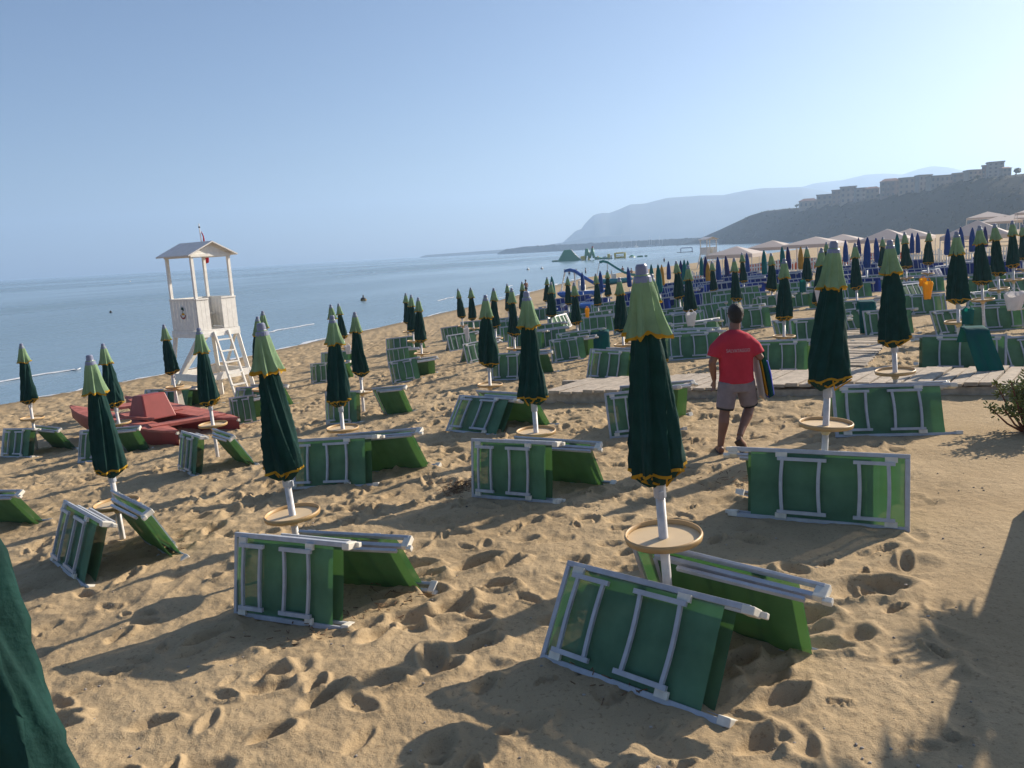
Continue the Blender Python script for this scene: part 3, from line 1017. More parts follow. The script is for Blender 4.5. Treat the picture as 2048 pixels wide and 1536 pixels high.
# tip x, tip y, canopy foot x, y, phrase, bed options
G = [
    (1282, 528, 1318, 965, 'standing largest beside the man in red', dict(px=((1078, 1312), (1448, 1450)), rear=(1.02, .2), tilt=R(33))),
    (521, 646, 572, 952, 'leaning with a twisted canopy and yellow clip', dict(px=((467, 1232), (690, 1258)), rear=(.85, .3), tilt=R(11))),
    (178, 710, 222, 948, 'in front of the red catamaran', dict(px=((100, 1122), (172, 1174)), rear=(.9, .2), tilt=R(20))),
    (1052.5, 583, 1068, 807, 'before the blank end of the boardwalk', dict(px=((943, 995), (1112, 1012)), rear=(.9, .25), tilt=R(9))),
    (1668, 482, 1655, 775, 'with a broad canopy, right beside the boardwalk', dict(px=((1462, 1030), (1820, 1063)), mirror=True, rear=(.75, -.1), tilt=R(11))),
    (1779.5, 480, 1788, 690, 'with its tray over the plank crossing', dict(px=((1672, 880), (1922, 868)), rear=(.85, .1))),
    (970.5, 590, 978, 733, 'in line behind the one at the boardwalk end', dict(px=((890, 860), (1003, 870)), rear=(.85, .3), tilt=R(34))),
    (664, 631, 681, 811, 'with a tray, between tower and boardwalk', dict(px=((572, 975), (752, 966)), rear=(.85, .5))),
    (709, 624, 721, 751, 'standing clear before the pebbly shore', dict(px=((652, 852), (722, 846)), rear=(.9, .75))),
    (397, 656, 420, 810, 'directly before the tower ladder', dict(px=((356, 940), (393, 956)), rear=(.9, .2))),
    (42, 687, 60, 806, 'at the frame edge against the water', dict(px=((0, 913), (62, 916)), rear=(.9, .4))),
    (205, 687, 231, 814, 'half hidden beyond the one before the catamaran', dict(px=((155, 928), (215, 922)), rear=(.9, .4))),
    (327, 649, 345, 748, 'on the seaward side of the lifeguard tower', dict(px=((285, 824), (385, 818)), rear=(.9, .3))),
    (514.5, 633, 523, 749, 'hidden behind the twisted leaning one', dict(px=((466, 851), (520, 840)), rear=(.9, .3))),
    (525, 622, 533, 726, 'peeping highest over the twisted leaning one', {}),
    (661, 609, 672, 700, 'hidden behind the one between tower and boardwalk', dict(px=((622, 768), (668, 764)), rear=(.9, .3))),
    (676.5, 607, 687, 677, 'against the foam, beside a white bag', {}),
    (811, 586, 815, 648, 'seaward one of the close trio', {}),
    (822, 589.5, 826, 663, 'middle one of the close trio', dict(px=((777, 735), (826, 728)), rear=(.9, .3))),
    (836, 595, 842, 684, 'nearest one of the close trio', dict(px=((785, 768), (848, 757)), rear=(.9, .5))),
    (915.5, 577, 924, 636, 'leaning one of the two alone at the waterline', dict(px=((886, 683), (930, 676)), rear=(.9, .3))),
    (941, 575, 946, 640, 'upright one of the two alone at the waterline', dict(px=((900, 703), (962, 692)), rear=(.9, .3))),
    (987, 576, 991, 656, 'behind the second one from the boardwalk end', dict(px=((935, 728), (1010, 712)), rear=(.9, .3))),
    (1014, 567.5, 1017, 622, 'slim, at the sand edge before the bather', {}),
    (1023, 576, 1028, 672, 'before the slim one at the sand edge', dict(px=((978, 764), (1062, 757)), rear=(.9, .3))),
    (1044, 563, 1045, 620, 'beside the bather walking on the waterline', {}),
    (1094, 554, 1093, 603, 'farthest at the waterline, beside a teal one', {}),
    (1102, 564, 1103, 634, 'in front of the teal one at the waterline', {}),
    (1135, 552.5, 1137, 610, 'touching the top of the blue slide', {}),
    (1147.5, 565, 1154, 649, 'in front of the blue slide', dict(px=((1105, 726), (1182, 714)), rear=(.9, .3))),
    (1191, 547, 1196, 611, 'behind the blue pedal boat wheel', {}),
    (1214.5, 540, 1216, 592.5, 'before the teal slide ladder', {}),
    (1238, 555, 1245, 662, 'just seaward of the largest one', dict(px=((1172, 762), (1262, 764)), rear=(.9, .1))),
    (1302, 548, 1313, 728, 'half hidden behind the largest one', dict(px=((1220, 873), (1372, 858)), rear=(.9, .3))),
    (1352, 522, 1359, 598, 'first to the side of the largest one', {}),
    (1376, 530, 1380, 625, 'with a white bag under its canopy', dict(px=((1336, 714), (1422, 711)), rear=(.9, .1))),
    (1423.6, 522, 1428, 583, 'below the far lifeguard tower', {}),
    (1468, 516, 1473, 602, 'rising straight over the man\'s head', {}),
    (1483.6, 505, 1487.5, 565.5, 'in front of the first white gazebo', {}),
    (1542, 506, 1544, 582, 'in front of the lit gazebo side', {}),
    (1568.5, 517, 1568, 641, 'just beyond the shoulder of the man', dict(px=((1505, 752), (1630, 747)), rear=(.9, .05))),
    (1613.5, 493, 1614.5, 562.6, 'between a mustard one and the broad one', {}),
    (1643, 496, 1640, 611, 'tucked behind the broad one', {}),
    (1652.5, 484, 1654, 545, 'barely showing over the broad one', {}),
    (1710, 486, 1713, 579, 'above the hanging teal towel', {}),
    (1765.5, 474, 1764, 536, 'behind the one with tray over planks', {}),
    (1809, 464, 1812, 537.5, 'before the twin blue ones', {}),
    (1858, 461, 1856, 529.5, 'above the yellow towel', {}),
    (1913, 463, 1916, 607, 'standing at the inland side of the path', dict(px=((1822, 742), (2014, 745)), mirror=True, rear=(.8, .1))),
    (1958.7, 451, 1964, 569, 'second inland from the path', dict(px=((1935, 662), (2060, 656)), mirror=True)),
    (1989, 447, 1995.6, 551.4, 'third inland from the path, against the big gazebo', {}),
    (2024.5, 441, 2026.5, 535.5, 'fourth inland from the path', {}),
    (2045, 449, 2046, 520, 'cut by the frame edge, beyond the fourth inland one', {}),
]
POS = {}
for tx, ty, bx, by, ph_, opt in G:
    base, D = place_parasol(tx, ty, bx, by, ph_)
    POS[ph_] = (base, D)
    bed_pair(base, ph_, D, **opt)
    if 15 < D < 42 and tx > 900:
        yw = R(random.gauss(-6, 8))
        q_ = base + Vector((math.cos(yw), math.sin(yw), 0)) * random.choice((1.75, 1.9, -1.75)) + Vector((0, random.uniform(-.5, .9), 0))
        put_bed('green', (q_.x, q_.y, 0), yw, R(random.uniform(12, 28)), 'side green sunbed by the parasol ' + ph_, random.random() < .3, 1.0, D > 27)
corner = copy_tree(PROTO['green'][0])
tag(corner, 'closed green canopy filling the bottom corner beside the camera', 'parasol', 'closed green parasols in rows')
corner.location = (-1.105, 1.55, .12)
corner.rotation_euler = Vector((0, 0, 1)).rotation_difference(Vector((-.08, 0, 1)).normalized()).to_euler()

# a back bed of a parasol outside the frame
a_, b_ = ground(-30, 1042), ground(104, 1036)
d_ = b_ - a_
put_bed('green', (a_ + b_) / 2, math.atan2(d_.y, d_.x) + math.pi, R(32), 'green folded sunbed cut by the frame edge before the catamaran', True, 1.0)

C = [
    (1103, 551, 1107, 598, 'at the waterline near the bather', 'tealcanopy'),
    (1164, 543, 1166, 582, 'standing behind the blue slide', 'bluecanopy'),
    (1200, 540, 1203, 585, 'between the two slide boats', 'bluecanopy'),
    (1255.5, 532.5, 1259.5, 575, 'just seaward of the largest green canopy', 'bluecanopy'),
    (1302, 527, 1304, 570, 'behind the cap of the largest green one', 'tealcanopy'),
    (1315.5, 527, 1320, 586, 'joined to a mustard one by the fence', 'tealcanopy'),
    (1323, 528, 1325, 572, 'joined to the teal one by the fence', 'yellowcanopy'),
    (1336.6, 521, 1338, 560, 'below the swimmer near the goal', 'bluecanopy'),
    (1361, 519.5, 1363, 565, 'among teal ones before the goal', 'navycanopy'),
    (1368, 517.6, 1370, 570, 'first of two before the goal', 'tealcanopy'),
    (1375, 519.5, 1377, 570, 'second of two before the goal', 'tealcanopy'),
    (1402, 512, 1404, 552, 'seaward of the far lifeguard tower', 'tealcanopy'),
    (1410.5, 511, 1412, 556, 'at the foot of the far lifeguard tower', 'navycanopy'),
    (1415, 523, 1417, 568, 'under the far lifeguard tower', 'yellowcanopy'),
    (1435, 512, 1438, 561, 'inland of the far lifeguard tower', 'bluecanopy'),
    (1451, 510, 1455, 553, 'at the seaward end of the first gazebo', 'navycanopy'),
    (1493, 504, 1496, 545, 'touching the first gazebo\'s middle', 'bluecanopy'),
    (1527.5, 498, 1529, 550, 'against the first gazebo\'s lit end', 'tealcanopy'),
    (1563.7, 491, 1566, 540, 'between the second and third gazebo', 'tealcanopy'),
    (1575, 492, 1578, 539, 'against the left slope of the third gazebo', 'navycanopy'),
    (1601, 491, 1602, 540, 'before the middle of the third gazebo', 'yellowcanopy'),
    (1690.6, 478.6, 1691.6, 525, 'just inland of the broad green one', 'bluecanopy'),
    (1717, 474, 1718, 515, 'behind the one over the teal towel', 'navycanopy'),
    (1735, 472, 1734, 537, 'large, between two green ones near the towel', 'bluecanopy'),
    (1751.5, 474, 1754.5, 525, 'second along from the teal towel', 'bluecanopy'),
    (1794, 466, 1795, 511, 'dark, against the fifth gazebo', 'tealcanopy'),
    (1824, 464, 1824, 507.5, 'seaward one of the twins by the fence', 'bluecanopy'),
    (1835, 464, 1836, 507, 'inland one of the twins by the fence', 'bluecanopy'),
    (1896, 455, 1894, 511.5, 'first before the big gazebo', 'bluecanopy'),
    (1921, 452, 1924, 500, 'second before the big gazebo', 'bluecanopy'),
    (1945, 453, 1944, 505, 'third before the big gazebo', 'bluecanopy'),
    (1970, 451, 1971, 495, 'last before the big gazebo', 'navycanopy'),
]
for tx, ty, bx, by, ph_, k_ in C:
    base, D = place_parasol(tx, ty, bx, by, ph_, k_)
    bed_pair(base, ph_, 40, kind='blue', noun='%s parasol' % COLNAME[k_].split()[0])
    q_ = base + Vector((random.choice((1.8, -1.8)), random.uniform(-1, .5), 0))
    put_bed('blue', (q_.x, q_.y, 0), R(random.gauss(-4, 8)), R(random.uniform(12, 28)), 'side blue sunbed by the %s parasol %s' % (COLNAME[k_].split()[0], ph_), False, 1.0, True)

# more beds of the same kind filling the rows between the parasols
EXTRA = [
    ('green', 1332, 660, 1396, 655, 'green sunbed in the row just seaward of the man'),
    ('green', 1400, 645, 1462, 636, 'green sunbed whose rail meets the man\'s neck'),
    ('green', 1485, 617, 1542, 612, 'green sunbed above the man\'s head, next to blue rows'),
    ('green', 1497, 650, 1545, 642, 'green sunbed showing beside the man\'s sunglasses'),
    ('green', 1583, 616, 1632, 612, 'green sunbed under the white bag by the broad parasol'),
    ('green', 1570, 686, 1628, 680, 'green sunbed between the man and the broad parasol'),
    ('green', 1408, 682, 1452, 674, 'green sunbed with a see-through end at the man\'s shoulder'),
    ('green', 997, 668, 1024, 664, 'green sunbed low behind the parasol at the boardwalk line'),
    ('green', 1082, 697, 1132, 690, 'green sunbed between the waterline teal parasol and boardwalk'),
    ('green', 1108, 662, 1146, 651, 'green sunbed just below the blue slide'),
    ('green', 1166, 666, 1236, 656, 'green sunbed with a yellow cloth near it'),
    ('green', 1060, 640, 1100, 634, 'green sunbed nearest the bather on the waterline'),
    ('green', 1262, 690, 1330, 686, 'green sunbed behind the largest parasol canopy'),
    ('green', 1700, 664, 1760, 657, 'green sunbed carrying the teal towel by the path'),
    ('green', 1808, 602, 1862, 595, 'green sunbed under the yellow towel'),
    ('green', 1937, 626, 2050, 613, 'green sunbed with the big white bag on it'),
    ('green', 1893, 670, 1938, 666, 'green sunbed with a dark teal bag at the path side'),
    ('green', 2000, 592, 2060, 587, 'green sunbed at the frame edge above the white bag'),
    ('green', 2015, 745, 2100, 742, 'green sunbed with a see-through end beside the long towel'),
    ('green', 1650, 640, 1700, 634, 'green sunbed showing behind the broad parasol, path side'),
    ('green', 1430, 620, 1478, 614, 'green sunbed one row beyond the man\'s head'),
    ('blue', 1388, 591, 1424, 588, 'blue sunbed under the mustard parasol by the far tower'),
    ('blue', 1412, 606, 1466, 601, 'blue sunbed nearest the man\'s head'),
    ('blue', 1435, 586, 1462, 583, 'blue sunbed below the first gazebo'),
    ('blue', 1482, 591, 1536, 585, 'blue sunbed before the first picket fence'),
    ('blue', 1495, 575, 1520, 572, 'blue sunbed with its rail against the pickets'),
    ('blue', 1581, 582, 1608, 579, 'blue sunbed holding the teal cloth'),
    ('blue', 1728, 581, 1762, 576, 'blue sunbed next to the parasol over the planks'),
    ('blue', 1680, 575, 1712, 571, 'blue sunbed between broad parasol and teal towel'),
    ('blue', 1855, 566, 1895, 560, 'blue sunbed above the yellow towel'),
    ('blue', 1925, 545, 1955, 542, 'blue sunbed before the biggest gazebo'),
    ('blue', 1880, 555, 1912, 551, 'blue sunbed under the first blue parasol at the big gazebo'),
    ('blue', 1240, 628, 1262, 625, 'blue sunbed just seaward of the largest canopy'),
    ('blue', 1325, 610, 1352, 607, 'blue sunbed inland of the largest canopy'),
    ('blue', 1140, 628, 1164, 624, 'blue sunbed under the blue slide'),
    ('blue', 1782, 560, 1806, 557, 'blue sunbed under the dark teal parasol'),
]
for kd, xa_, ya_, xb_, yb_, lab in EXTRA:
    a_, b_ = ground(xa_, ya_), ground(xb_, yb_)
    d_ = b_ - a_
    L_ = Vector((d_.x, d_.y, 0)).length
    put_bed(kd, (a_ + b_) / 2, math.atan2(d_.y, d_.x), R(random.uniform(24, 33)), lab, random.random() < .3, min(1.25, max(.8, L_ / LL)), a_.y > 24)

# orange beds of the club beyond the fence
for i in range(16):
    px = 1405 + i * 26 + random.uniform(-6, 6)
    d = 58 + random.uniform(-6, 10)
    p = at_depth(px, 500, d)
    put_bed('orange', (p.x, d, gz(p.x, d)), R(random.uniform(-25, 25)), R(25), 'small orange folded sunbed in the club beyond the white fence', False, 1, True)

# ================================================================== LIFEGUARD TOWER
def make_tower(lab):
    e = empty('lifeguard_tower', lab, 'lifeguard tower')
    W, FZ, RZ, EZ, PK = .72, 2.05, 3.02, 4.28, 4.62     # half width, floor, rail, eaves, ridge
    for sx in (-1, 1):
        for sy in (-1, 1):
            MB().beam((sx * 1.02, sy * 1.02, -.3), (sx * .70, sy * .70, FZ), .12, .12).build('leg', M['white'], e)
            MB().beam((sx * .69, sy * .69, FZ + .08), (sx * .69, sy * .69, EZ + .06), .09, .09).build('post', M['white'], e)
    b = MB()
    b.box((0, 0, FZ + .04), (1.56, 1.56, .08))
    b.box((0, -.78, FZ - .06), (1.5, .05, .12)).box((0, .78, FZ - .06), (1.5, .05, .12)).box((-.78, 0, FZ - .06), (.05, 1.5, .12)).box((.78, 0, FZ - .06), (.05, 1.5, .12))
    b.build('platform', M['white'], e)

    def panel(name, c, s, along):
        p = MB()
        n = 8 if s > 1 else 3
        for k in range(n):
            o = -s / 2 + s * (k + .5) / n
            w = s / n - .008
            if along == 'x':
                p.box((c[0] + o, c[1], (FZ + RZ) / 2 + .04), (w, .022, RZ - FZ - .1))
            else:
                p.box((c[0], c[1] + o, (FZ + RZ) / 2 + .04), (.022, w, RZ - FZ - .1))
        if along == 'x':
            p.box((c[0], c[1], RZ + .01), (s, .07, .04))
        else:
            p.box((c[0], c[1], RZ + .01), (.07, s, .04))
        return p.build(name, M['white'], e)
    left = panel('side_panel', (-.75, 0), 1.46, 'y')
    panel('side_panel', (.75, 0), 1.46, 'y')
    panel('back_panel', (0, .75), 1.42, 'x')
    panel('door_panel', (-.52, -.75), .46, 'x')
    panel('door_panel', (.47, -.75), .56, 'x')
    s = MB().box((0, .45, FZ + .5), (1.2, .4, .05)).box((0, .62, FZ + .75), (1.2, .04, .22))
    s.build('bench', M['white'], e)
    # gable roof, ridge along y
    r = MB()
    ov, oy = .92, .93
    for sx in (-1, 1):
        pts = [(0, PK), (sx * ov, EZ - .03)]
        r.add([(0, -oy, PK), (0, oy, PK), (sx * ov, oy, EZ - .04), (sx * ov, -oy, EZ - .04), (0, -oy, PK + .035), (0, oy, PK + .035), (sx * (ov + .01), oy, EZ - .005), (sx * (ov + .01), -oy, EZ - .005)],
              [(0, 1, 2, 3), (7, 6, 5, 4), (0, 3, 7, 4), (1, 5, 6, 2), (2, 6, 7, 3)])
    rf = r.build('roof', M['roofgrey'], e)
    for y in (-.74, .74):
        g = MB().prism([(-.72, EZ - .0), (.72, EZ - .0), (0, PK - .07)], y - .01, y + .01)
        g.box((0, y, EZ - .02), (1.5, .06, .08))
        g.build('gable', M['white'], e)
    for sx in (-1, 1):
        MB().box((sx * .74, 0, EZ - .03), (.06, 1.42, .09)).build('eaves_beam', M['white'], e)
    # low boards tying the legs, with diagonal braces
    t = .92
    for (p, q) in (((-t, -t), (t, -t)), ((-t, t), (t, t)), ((-t, -t), (-t, t)), ((t, -t), (t, t))):
        MB().beam((p[0], p[1], .78), (q[0], q[1], .78), .05, .2).build('tie_board', M['white'], e)
    for p, q in (((-.97, .9, .35), (-.72, -.6, FZ - .1)), ((.97, .9, .35), (.72, -.6, FZ - .1)), ((-.9, .97, .35), (.6, .74, FZ - .1))):
        MB().beam(p, q, .04, .11).build('brace', M['white'], e)
    # ladder up to the door opening
    l = MB()
    for sx in (-.27, .27):
        l.beam((sx + .02, -1.72, -.2), (sx + .02, -.8, FZ + .02), .05, .09)
    la = l.build('ladder', M['white'], e)
    for k in range(6):
        f = (k + .6) / 6.3
        MB().beam((-.27, -1.66 + .86 * f, f * FZ), (.31, -1.66 + .86 * f, f * FZ), .11, .035).build('rung', M['white'], la)
    return e, left


TW = ground(440, 792)
TWR = Vector((-8.98, 22.9, gz(-8.98, 22.9)))
tower, tw_left = make_tower('white wooden lifeguard tower with ladder and round emblem by the shore')
# emblem on the panel facing the beach: round badge with a palm on a yellow island over a red arc
em = MB()
em.lathe([(0, 0), (.20, 0), (.205, -.006), (.2, -.008)], 32)
eo = em.build('emblem', M['vinylwhite'], tw_left)
eo.rotation_euler = (0, R(-90), 0)
eo.location = (-.766, .02, FZE := 2.66)


def flat(parent, name, polys, m):
    b = MB()
    for p in polys:
        b.add([(x, y, .003) for x, y in p], [tuple(range(len(p)))])
    o = b.build(name, m, parent)
    return o


def on_emblem(name, polys, m, lift):
    """polys in (across, up) metres on the badge"""
    b = MB()
    for p in polys:
        b.add([(-.766 - lift, .02 - a, FZE + u) for a, u in p], [tuple(range(len(p)))])
    return b.build(name, m, tw_left)


arc = [(.17 * math.cos(R(a)), .17 * math.sin(R(a)) - .02) for a in range(200, 341, 10)] + [(.125 * math.cos(R(a)), .125 * math.sin(R(a)) - .02) for a in range(340, 199, -10)]
on_emblem('red_arc', [arc], M['red'], .012)
on_emblem('island', [[(-.09, -.07), (.11, -.07), (.08, -.03), (.02, .0), (-.05, -.02)]], M['yellowtowel'], .013)
leaf = []
for a in range(-20, 201, 37):
    c, s = math.cos(R(a)), math.sin(R(a))
    leaf.append([(.0, .09), (.05 * c - .018 * s, .09 + .05 * s + .018 * c), (.1 * c, .085 + .09 * s), (.05 * c + .018 * s, .09 + .05 * s - .018 * c)])
on_emblem('palm', leaf + [[(-.008, -.02), (.01, -.02), (.008, .09), (-.006, .09)]], M['canopy'], .014)
tower.location = TWR
tower.rotation_euler = (0, 0, R(55))
tower.scale = (.87, .87, 1.0)
tower['group'] = 'lifeguard towers'

ft, _l = make_tower('far pale lifeguard tower rising behind the coloured parasols')
p = at_depth(1417, 520, 98)
ft.location = (p.x, p.y, gz(p.x, p.y) + .0)
ft.rotation_euler = (0, 0, R(20))
ft['group'] = 'lifeguard towers'
zt = at_depth(1417, 474, 98).z
ft.scale = (1, 1, max(.6, (zt - ft.location.z) / 4.64))

# flag on its own pole behind the tower
fp = TWR + Vector((.35, 1.35, 0))
zt = at_depth(405, 447, fp.y).z
fp.x = at_depth(409, 520, fp.y).x
fl = empty('flag', 'red pennant on a thin white pole behind the tower', 'flag', None, (fp.x, fp.y, gz(fp.x, fp.y)))
hgt = zt - fl.location.z
MB().tube([(0, 0, -.3), (0, 0, hgt * .5), (-.04, 0, hgt)], [.025, .022, .015], 8).build('pole', M['white'], fl)
MB().lathe([(0, .05), (.03, .03), (.03, 0), (0, -.02)], 8, (-.04, 0, hgt - .12)).build('finial', M['black'], fl)
fb = MB()
P = []
for i in range(13):
    u = i / 12
    z = hgt - .28 - u * .95
    wd = .015 + .13 * u * (1 - .15 * u)
    P.append([Vector((.0 + .03 * math.sin(u * 9) + wd * v, .05 * math.sin(v * 6 + u * 4), z + .05 * v)) for v in (0, .3, .6, 1)])
fb.grid(P)
fb.build('cloth', M['flag'], fl, smooth=True)

# ================================================================== RED CATAMARAN
ca, cb2 = ground(146, 868), ground(370, 890)
cyaw = math.atan2(cb2.y - ca.y, cb2.x - ca.x)
cat = empty('rowing_catamaran', 'red twin hulled rescue rowing boat lying on the sand', 'catamaran', None, (0, 0, 0), cyaw)
cm = (ca + cb2) / 2
CL = (cb2 - ca).length * .93
cat.location = (cm.x, cm.y, gz(cm.x, cm.y))


def hull(y):
    b = MB()
    rows = []
    n = 15
    for i in range(n):
        u = i / (n - 1) * 2 - 1
        x = u * CL / 2
        full = max(.02, 1 - abs(u) ** 3.2)
        wd = .27 * full
        keel = .0 + .26 * abs(u) ** 3.5
        deck = .43 + .05 * u * u
        rows.append([Vector((x, y - wd, deck)), Vector((x, y - wd * .96, deck * .55 + keel * .3)), Vector((x, y - wd * .55, keel + .04)), Vector((x, y, keel - .04)), Vector((x, y + wd * .55, keel + .04)), Vector((x, y + wd * .96, deck * .55 + keel * .3)), Vector((x, y + wd, deck))])
    b.grid(rows)
    h = b.build('hull', M['red'], cat, smooth=True)
    d = MB()
    d.grid([[r_[0] + Vector((0, -.025, .0)), r_[0] + Vector((0, -.02, .04)), (r_[0] + r_[6]) / 2 + Vector((0, 0, .055)), r_[6] + Vector((0, .02, .04)), r_[6] + Vector((0, .025, 0))] for r_ in rows])
    d.build('deck', M['reddeck'], h, smooth=False)
    for u in (-1, 1):
        MB().box((u * (CL / 2 - .02), y, .475), (.07, .05, .05)).build('bow_fitting', M['plastic'], h)


hull(-.02)
hull(1.3)
MB().beam((-.55 * CL / 2, .0, .50), (-.45 * CL / 2, 1.35, .50), .5, .06).build('cross_deck', M['reddeck'], cat)
MB().beam((.62 * CL / 2, -.1, .50), (.72 * CL / 2, 1.4, .50), .34, .06).build('cross_deck', M['reddeck'], cat)
MB().beam((-.05 * CL / 2, .15, .48), (.0, 1.3, .48), .9, .05).build('footwell', M['reddeck'], cat)
sb_ = MB()
bx0, bx1, by0, by1, z0_, z1_ = .18, .98, .12, .8, .5, .98
ins = .16
sb_.add([(bx0, by0, z0_), (bx1 + .1, by0, z0_), (bx1 + .1, by1, z0_), (bx0, by1, z0_), (bx0 + ins, by0 + .08, z1_), (bx1 - ins, by0 + .08, z1_ + .05), (bx1 - ins, by1 - .08, z1_ + .05), (bx0 + ins, by1 - .08, z1_)],
        [(0, 1, 5, 4), (1, 2, 6, 5), (2, 3, 7, 6), (3, 0, 4, 7), (4, 5, 6, 7), (3, 2, 1, 0)])
sb_.build('seat_box', M['red'], cat, bevel=.03)
MB().beam((-.2, -.25, .56), (1.5, .1, .60), .05, .05).build('oar', M['reddeck'], cat)

# white tapered plinth of the tray behind the catamaran
def cone_table(px, py, top, lab):
    p = ground(px, py)
    e = empty('pedestal', lab, 'table base', None, p)
    MB().lathe([(.20, -.05), (.16, .1), (.10, .62), (.11, .66), (0, .66)], 4).build('stem', M['plastic'], e)
    MB().lathe([(0, .66), (.34, .66), (.36, .69), (.34, .70), (0, .70)], 28).build('top', M['tray'], e)


cone_table(361, 826, 780, 'cream tapered pedestal table between catamaran and tower')


# ================================================================== FIGURES
def remesh(o, vox, sm=6):
    r = o.modifiers.new('remesh', 'REMESH')
    r.mode = 'VOXEL'
    r.voxel_size = vox
    r.use_smooth_shade = True
    s = o.modifiers.new('smooth', 'SMOOTH')
    s.factor = .6
    s.iterations = sm
    return o


def ball(b, c, r, n=14):
    rx, ry, rz = r if isinstance(r, (tuple, list)) else (r, r, r)
    rows = []
    for i in range(n // 2 + 1):
        a = -math.pi / 2 + math.pi * i / (n // 2)
        ca_, sa = max(.02, math.cos(a)), math.sin(a)
        rows.append([Vector((c[0] + rx * ca_ * math.cos(2 * math.pi * k / n), c[1] + ry * ca_ * math.sin(2 * math.pi * k / n), c[2] + rz * sa)) for k in range(n)])
    b.grid(rows, closed=True)


MAN = ground(1441, 907)
MAN.z = gz(MAN.x, MAN.y)
man = empty('person', 'man in red t-shirt and grey shorts walking away with folded covers', 'person', None, MAN, R(-2))
# local: x right in the picture, y away, z up.  left foot stands at the origin
b = MB()
hipL, hipR = (.115, .05, .88), (.30, .05, .89)
knL, anL = (.065, .05, .50), (.0, .0, .09)
knR, anR = (.385, .14, .53), (.185, -.16, .245)
b.tube([(.205, .06, .84), (.205, .06, .95), (.20, .055, 1.08), (.195, .06, 1.22), (.19, .06, 1.36), (.19, .065, 1.44)], [(.165, .115), (.165, .115), (.15, .105), (.175, .115), (.185, .105), (.10, .07)], 18)
b.tube([(.19, .065, 1.40), (.20, .08, 1.50), (.205, .09, 1.55)], [.072, .064, .064], 12)
ball(b, (.215, .11, 1.645), (.082, .10, .12))
ball(b, (.222, .15, 1.60), (.055, .07, .06))            # jaw
ball(b, (.245, .215, 1.635), (.016, .022, .022))          # nose
ball(b, (.135, .10, 1.64), (.012, .022, .034))            # ears
ball(b, (.293, .085, 1.64), (.012, .022, .034))
for hip, kn, an, calf in ((hipL, knL, anL, -.02), (hipR, knR, anR, -.02)):
    H, K, A = Vector(hip), Vector(kn), Vector(an)
    c1 = K.lerp(A, .3) + Vector((0, calf, 0))
    b.tube([H, H.lerp(K, .35), H.lerp(K, .75), K, c1, K.lerp(A, .7), A], [.098, .092, .072, .060, .064, .045, .037], 14)
# feet: left flat on the sand, right rolling off behind, sole towards the viewer
b.tube([(.0, -.055, .05), (.0, .03, .055), (.01, .11, .04), (.02, .19, .028)], [(.034, .04), (.038, .045), (.046, .034), (.040, .022)], 12)
b.tube([(.165, -.20, .23), (.185, -.165, .19), (.225, -.13, .13), (.255, -.105, .065)], [(.034, .036), (.038, .042), (.046, .034), (.04, .02)], 12)
# arms
shL, elL, wrL = (.03, .05, 1.33), (-.085, .02, 1.10), (-.045, .09, .88)
shR, elR, wrR = (.35, .05, 1.33), (.475, .0, 1.13), (.46, .22, 1.09)
for s, el, wr in ((shL, elL, wrL), (shR, elR, wrR)):
    S, E_, W_ = Vector(s), Vector(el), Vector(wr)
    b.tube([S, S.lerp(E_, .4), E_, E_.lerp(W_, .3), W_], [.058, .053, .043, .045, .028], 12)


def hand(b, w, d, side, up, curl):
    """palm and five fingers from the wrist w along d"""
    w, d, side = Vector(w), Vector(d).normalized(), Vector(side).normalized()
    n = d.cross(side).normalized()
    pc = w + d * .05
    b.tube([w, w + d * .045, w + d * .09], [(.030, .016), (.040, .016), (.040, .014)], 10, ref=side)
    for k, (o, L) in enumerate(((-.030, .062), (-.010, .074), (.011, .070), (.030, .056))):
        p0 = w + d * .085 + side * o
        p1 = p0 + (d * .8 + n * curl * .6).normalized() * L * .5
        p2 = p1 + (d * .35 + n * curl).normalized() * L * .5
        b.tube([p0, p1, p2], [.0095, .009, .007], 7)
    t0 = w + d * .03 - side * .032
    b.tube([t0, t0 + (d * .6 - side * .7).normalized() * .035, t0 + (d * .9 - side * .3 + n * .3).normalized() * .066], [.012, .010, .008], 7)


hand(b, wrL, (.0, .12, -1), (.25, -1, 0), 0, .5)
hand(b, wrR, (-.3, .9, -.2), (0, .1, 1), 0, .8)
body = remesh(b.build('body', M['skin'], man), .0075, 5)
hb2 = MB()
ball(hb2, (.213, .095, 1.675), (.092, .108, .105), 18)
ball(hb2, (.211, .065, 1.615), (.079, .07, .085), 18)
remesh(hb2.build('hair', M['hair'], man), .01, 3)
gl = MB()
gl.tube([(.305, .09, 1.655), (.302, .15, 1.657), (.292, .20, 1.655)], .006, 6)
gl.box((.262, .217, 1.65), (.06, .012, .042), (0, 0, R(-25)))
gl.tube([(.123, .09, 1.655), (.13, .16, 1.657), (.15, .205, 1.655)], .006, 6)
gl.box((.19, .222, 1.65), (.055, .012, .042), (0, 0, R(15)))
gl.build('sunglasses', M['black'], man)
sb2 = MB()
sb2.tube([(.21, .06, .845), (.208, .06, .95), (.203, .055, 1.08), (.198, .055, 1.22), (.193, .055, 1.34), (.19, .06, 1.42), (.195, .07, 1.465)], [(.208, .148), (.20, .145), (.198, .14), (.212, .142), (.218, .128), (.165, .105), (.072, .07)], 24)
sb2.tube([(.14, .05, 1.31), (.035, .05, 1.325), (-.03, .04, 1.26), (-.06, .03, 1.165)], [.09, .088, .084, .084], 14)
sb2.tube([(.24, .05, 1.31), (.345, .05, 1.325), (.41, .04, 1.26), (.45, .015, 1.17)], [.09, .088, .084, .084], 14)
shirt = remesh(sb2.build('shirt', M['shirt'], man), .011, 6)
so2 = MB()
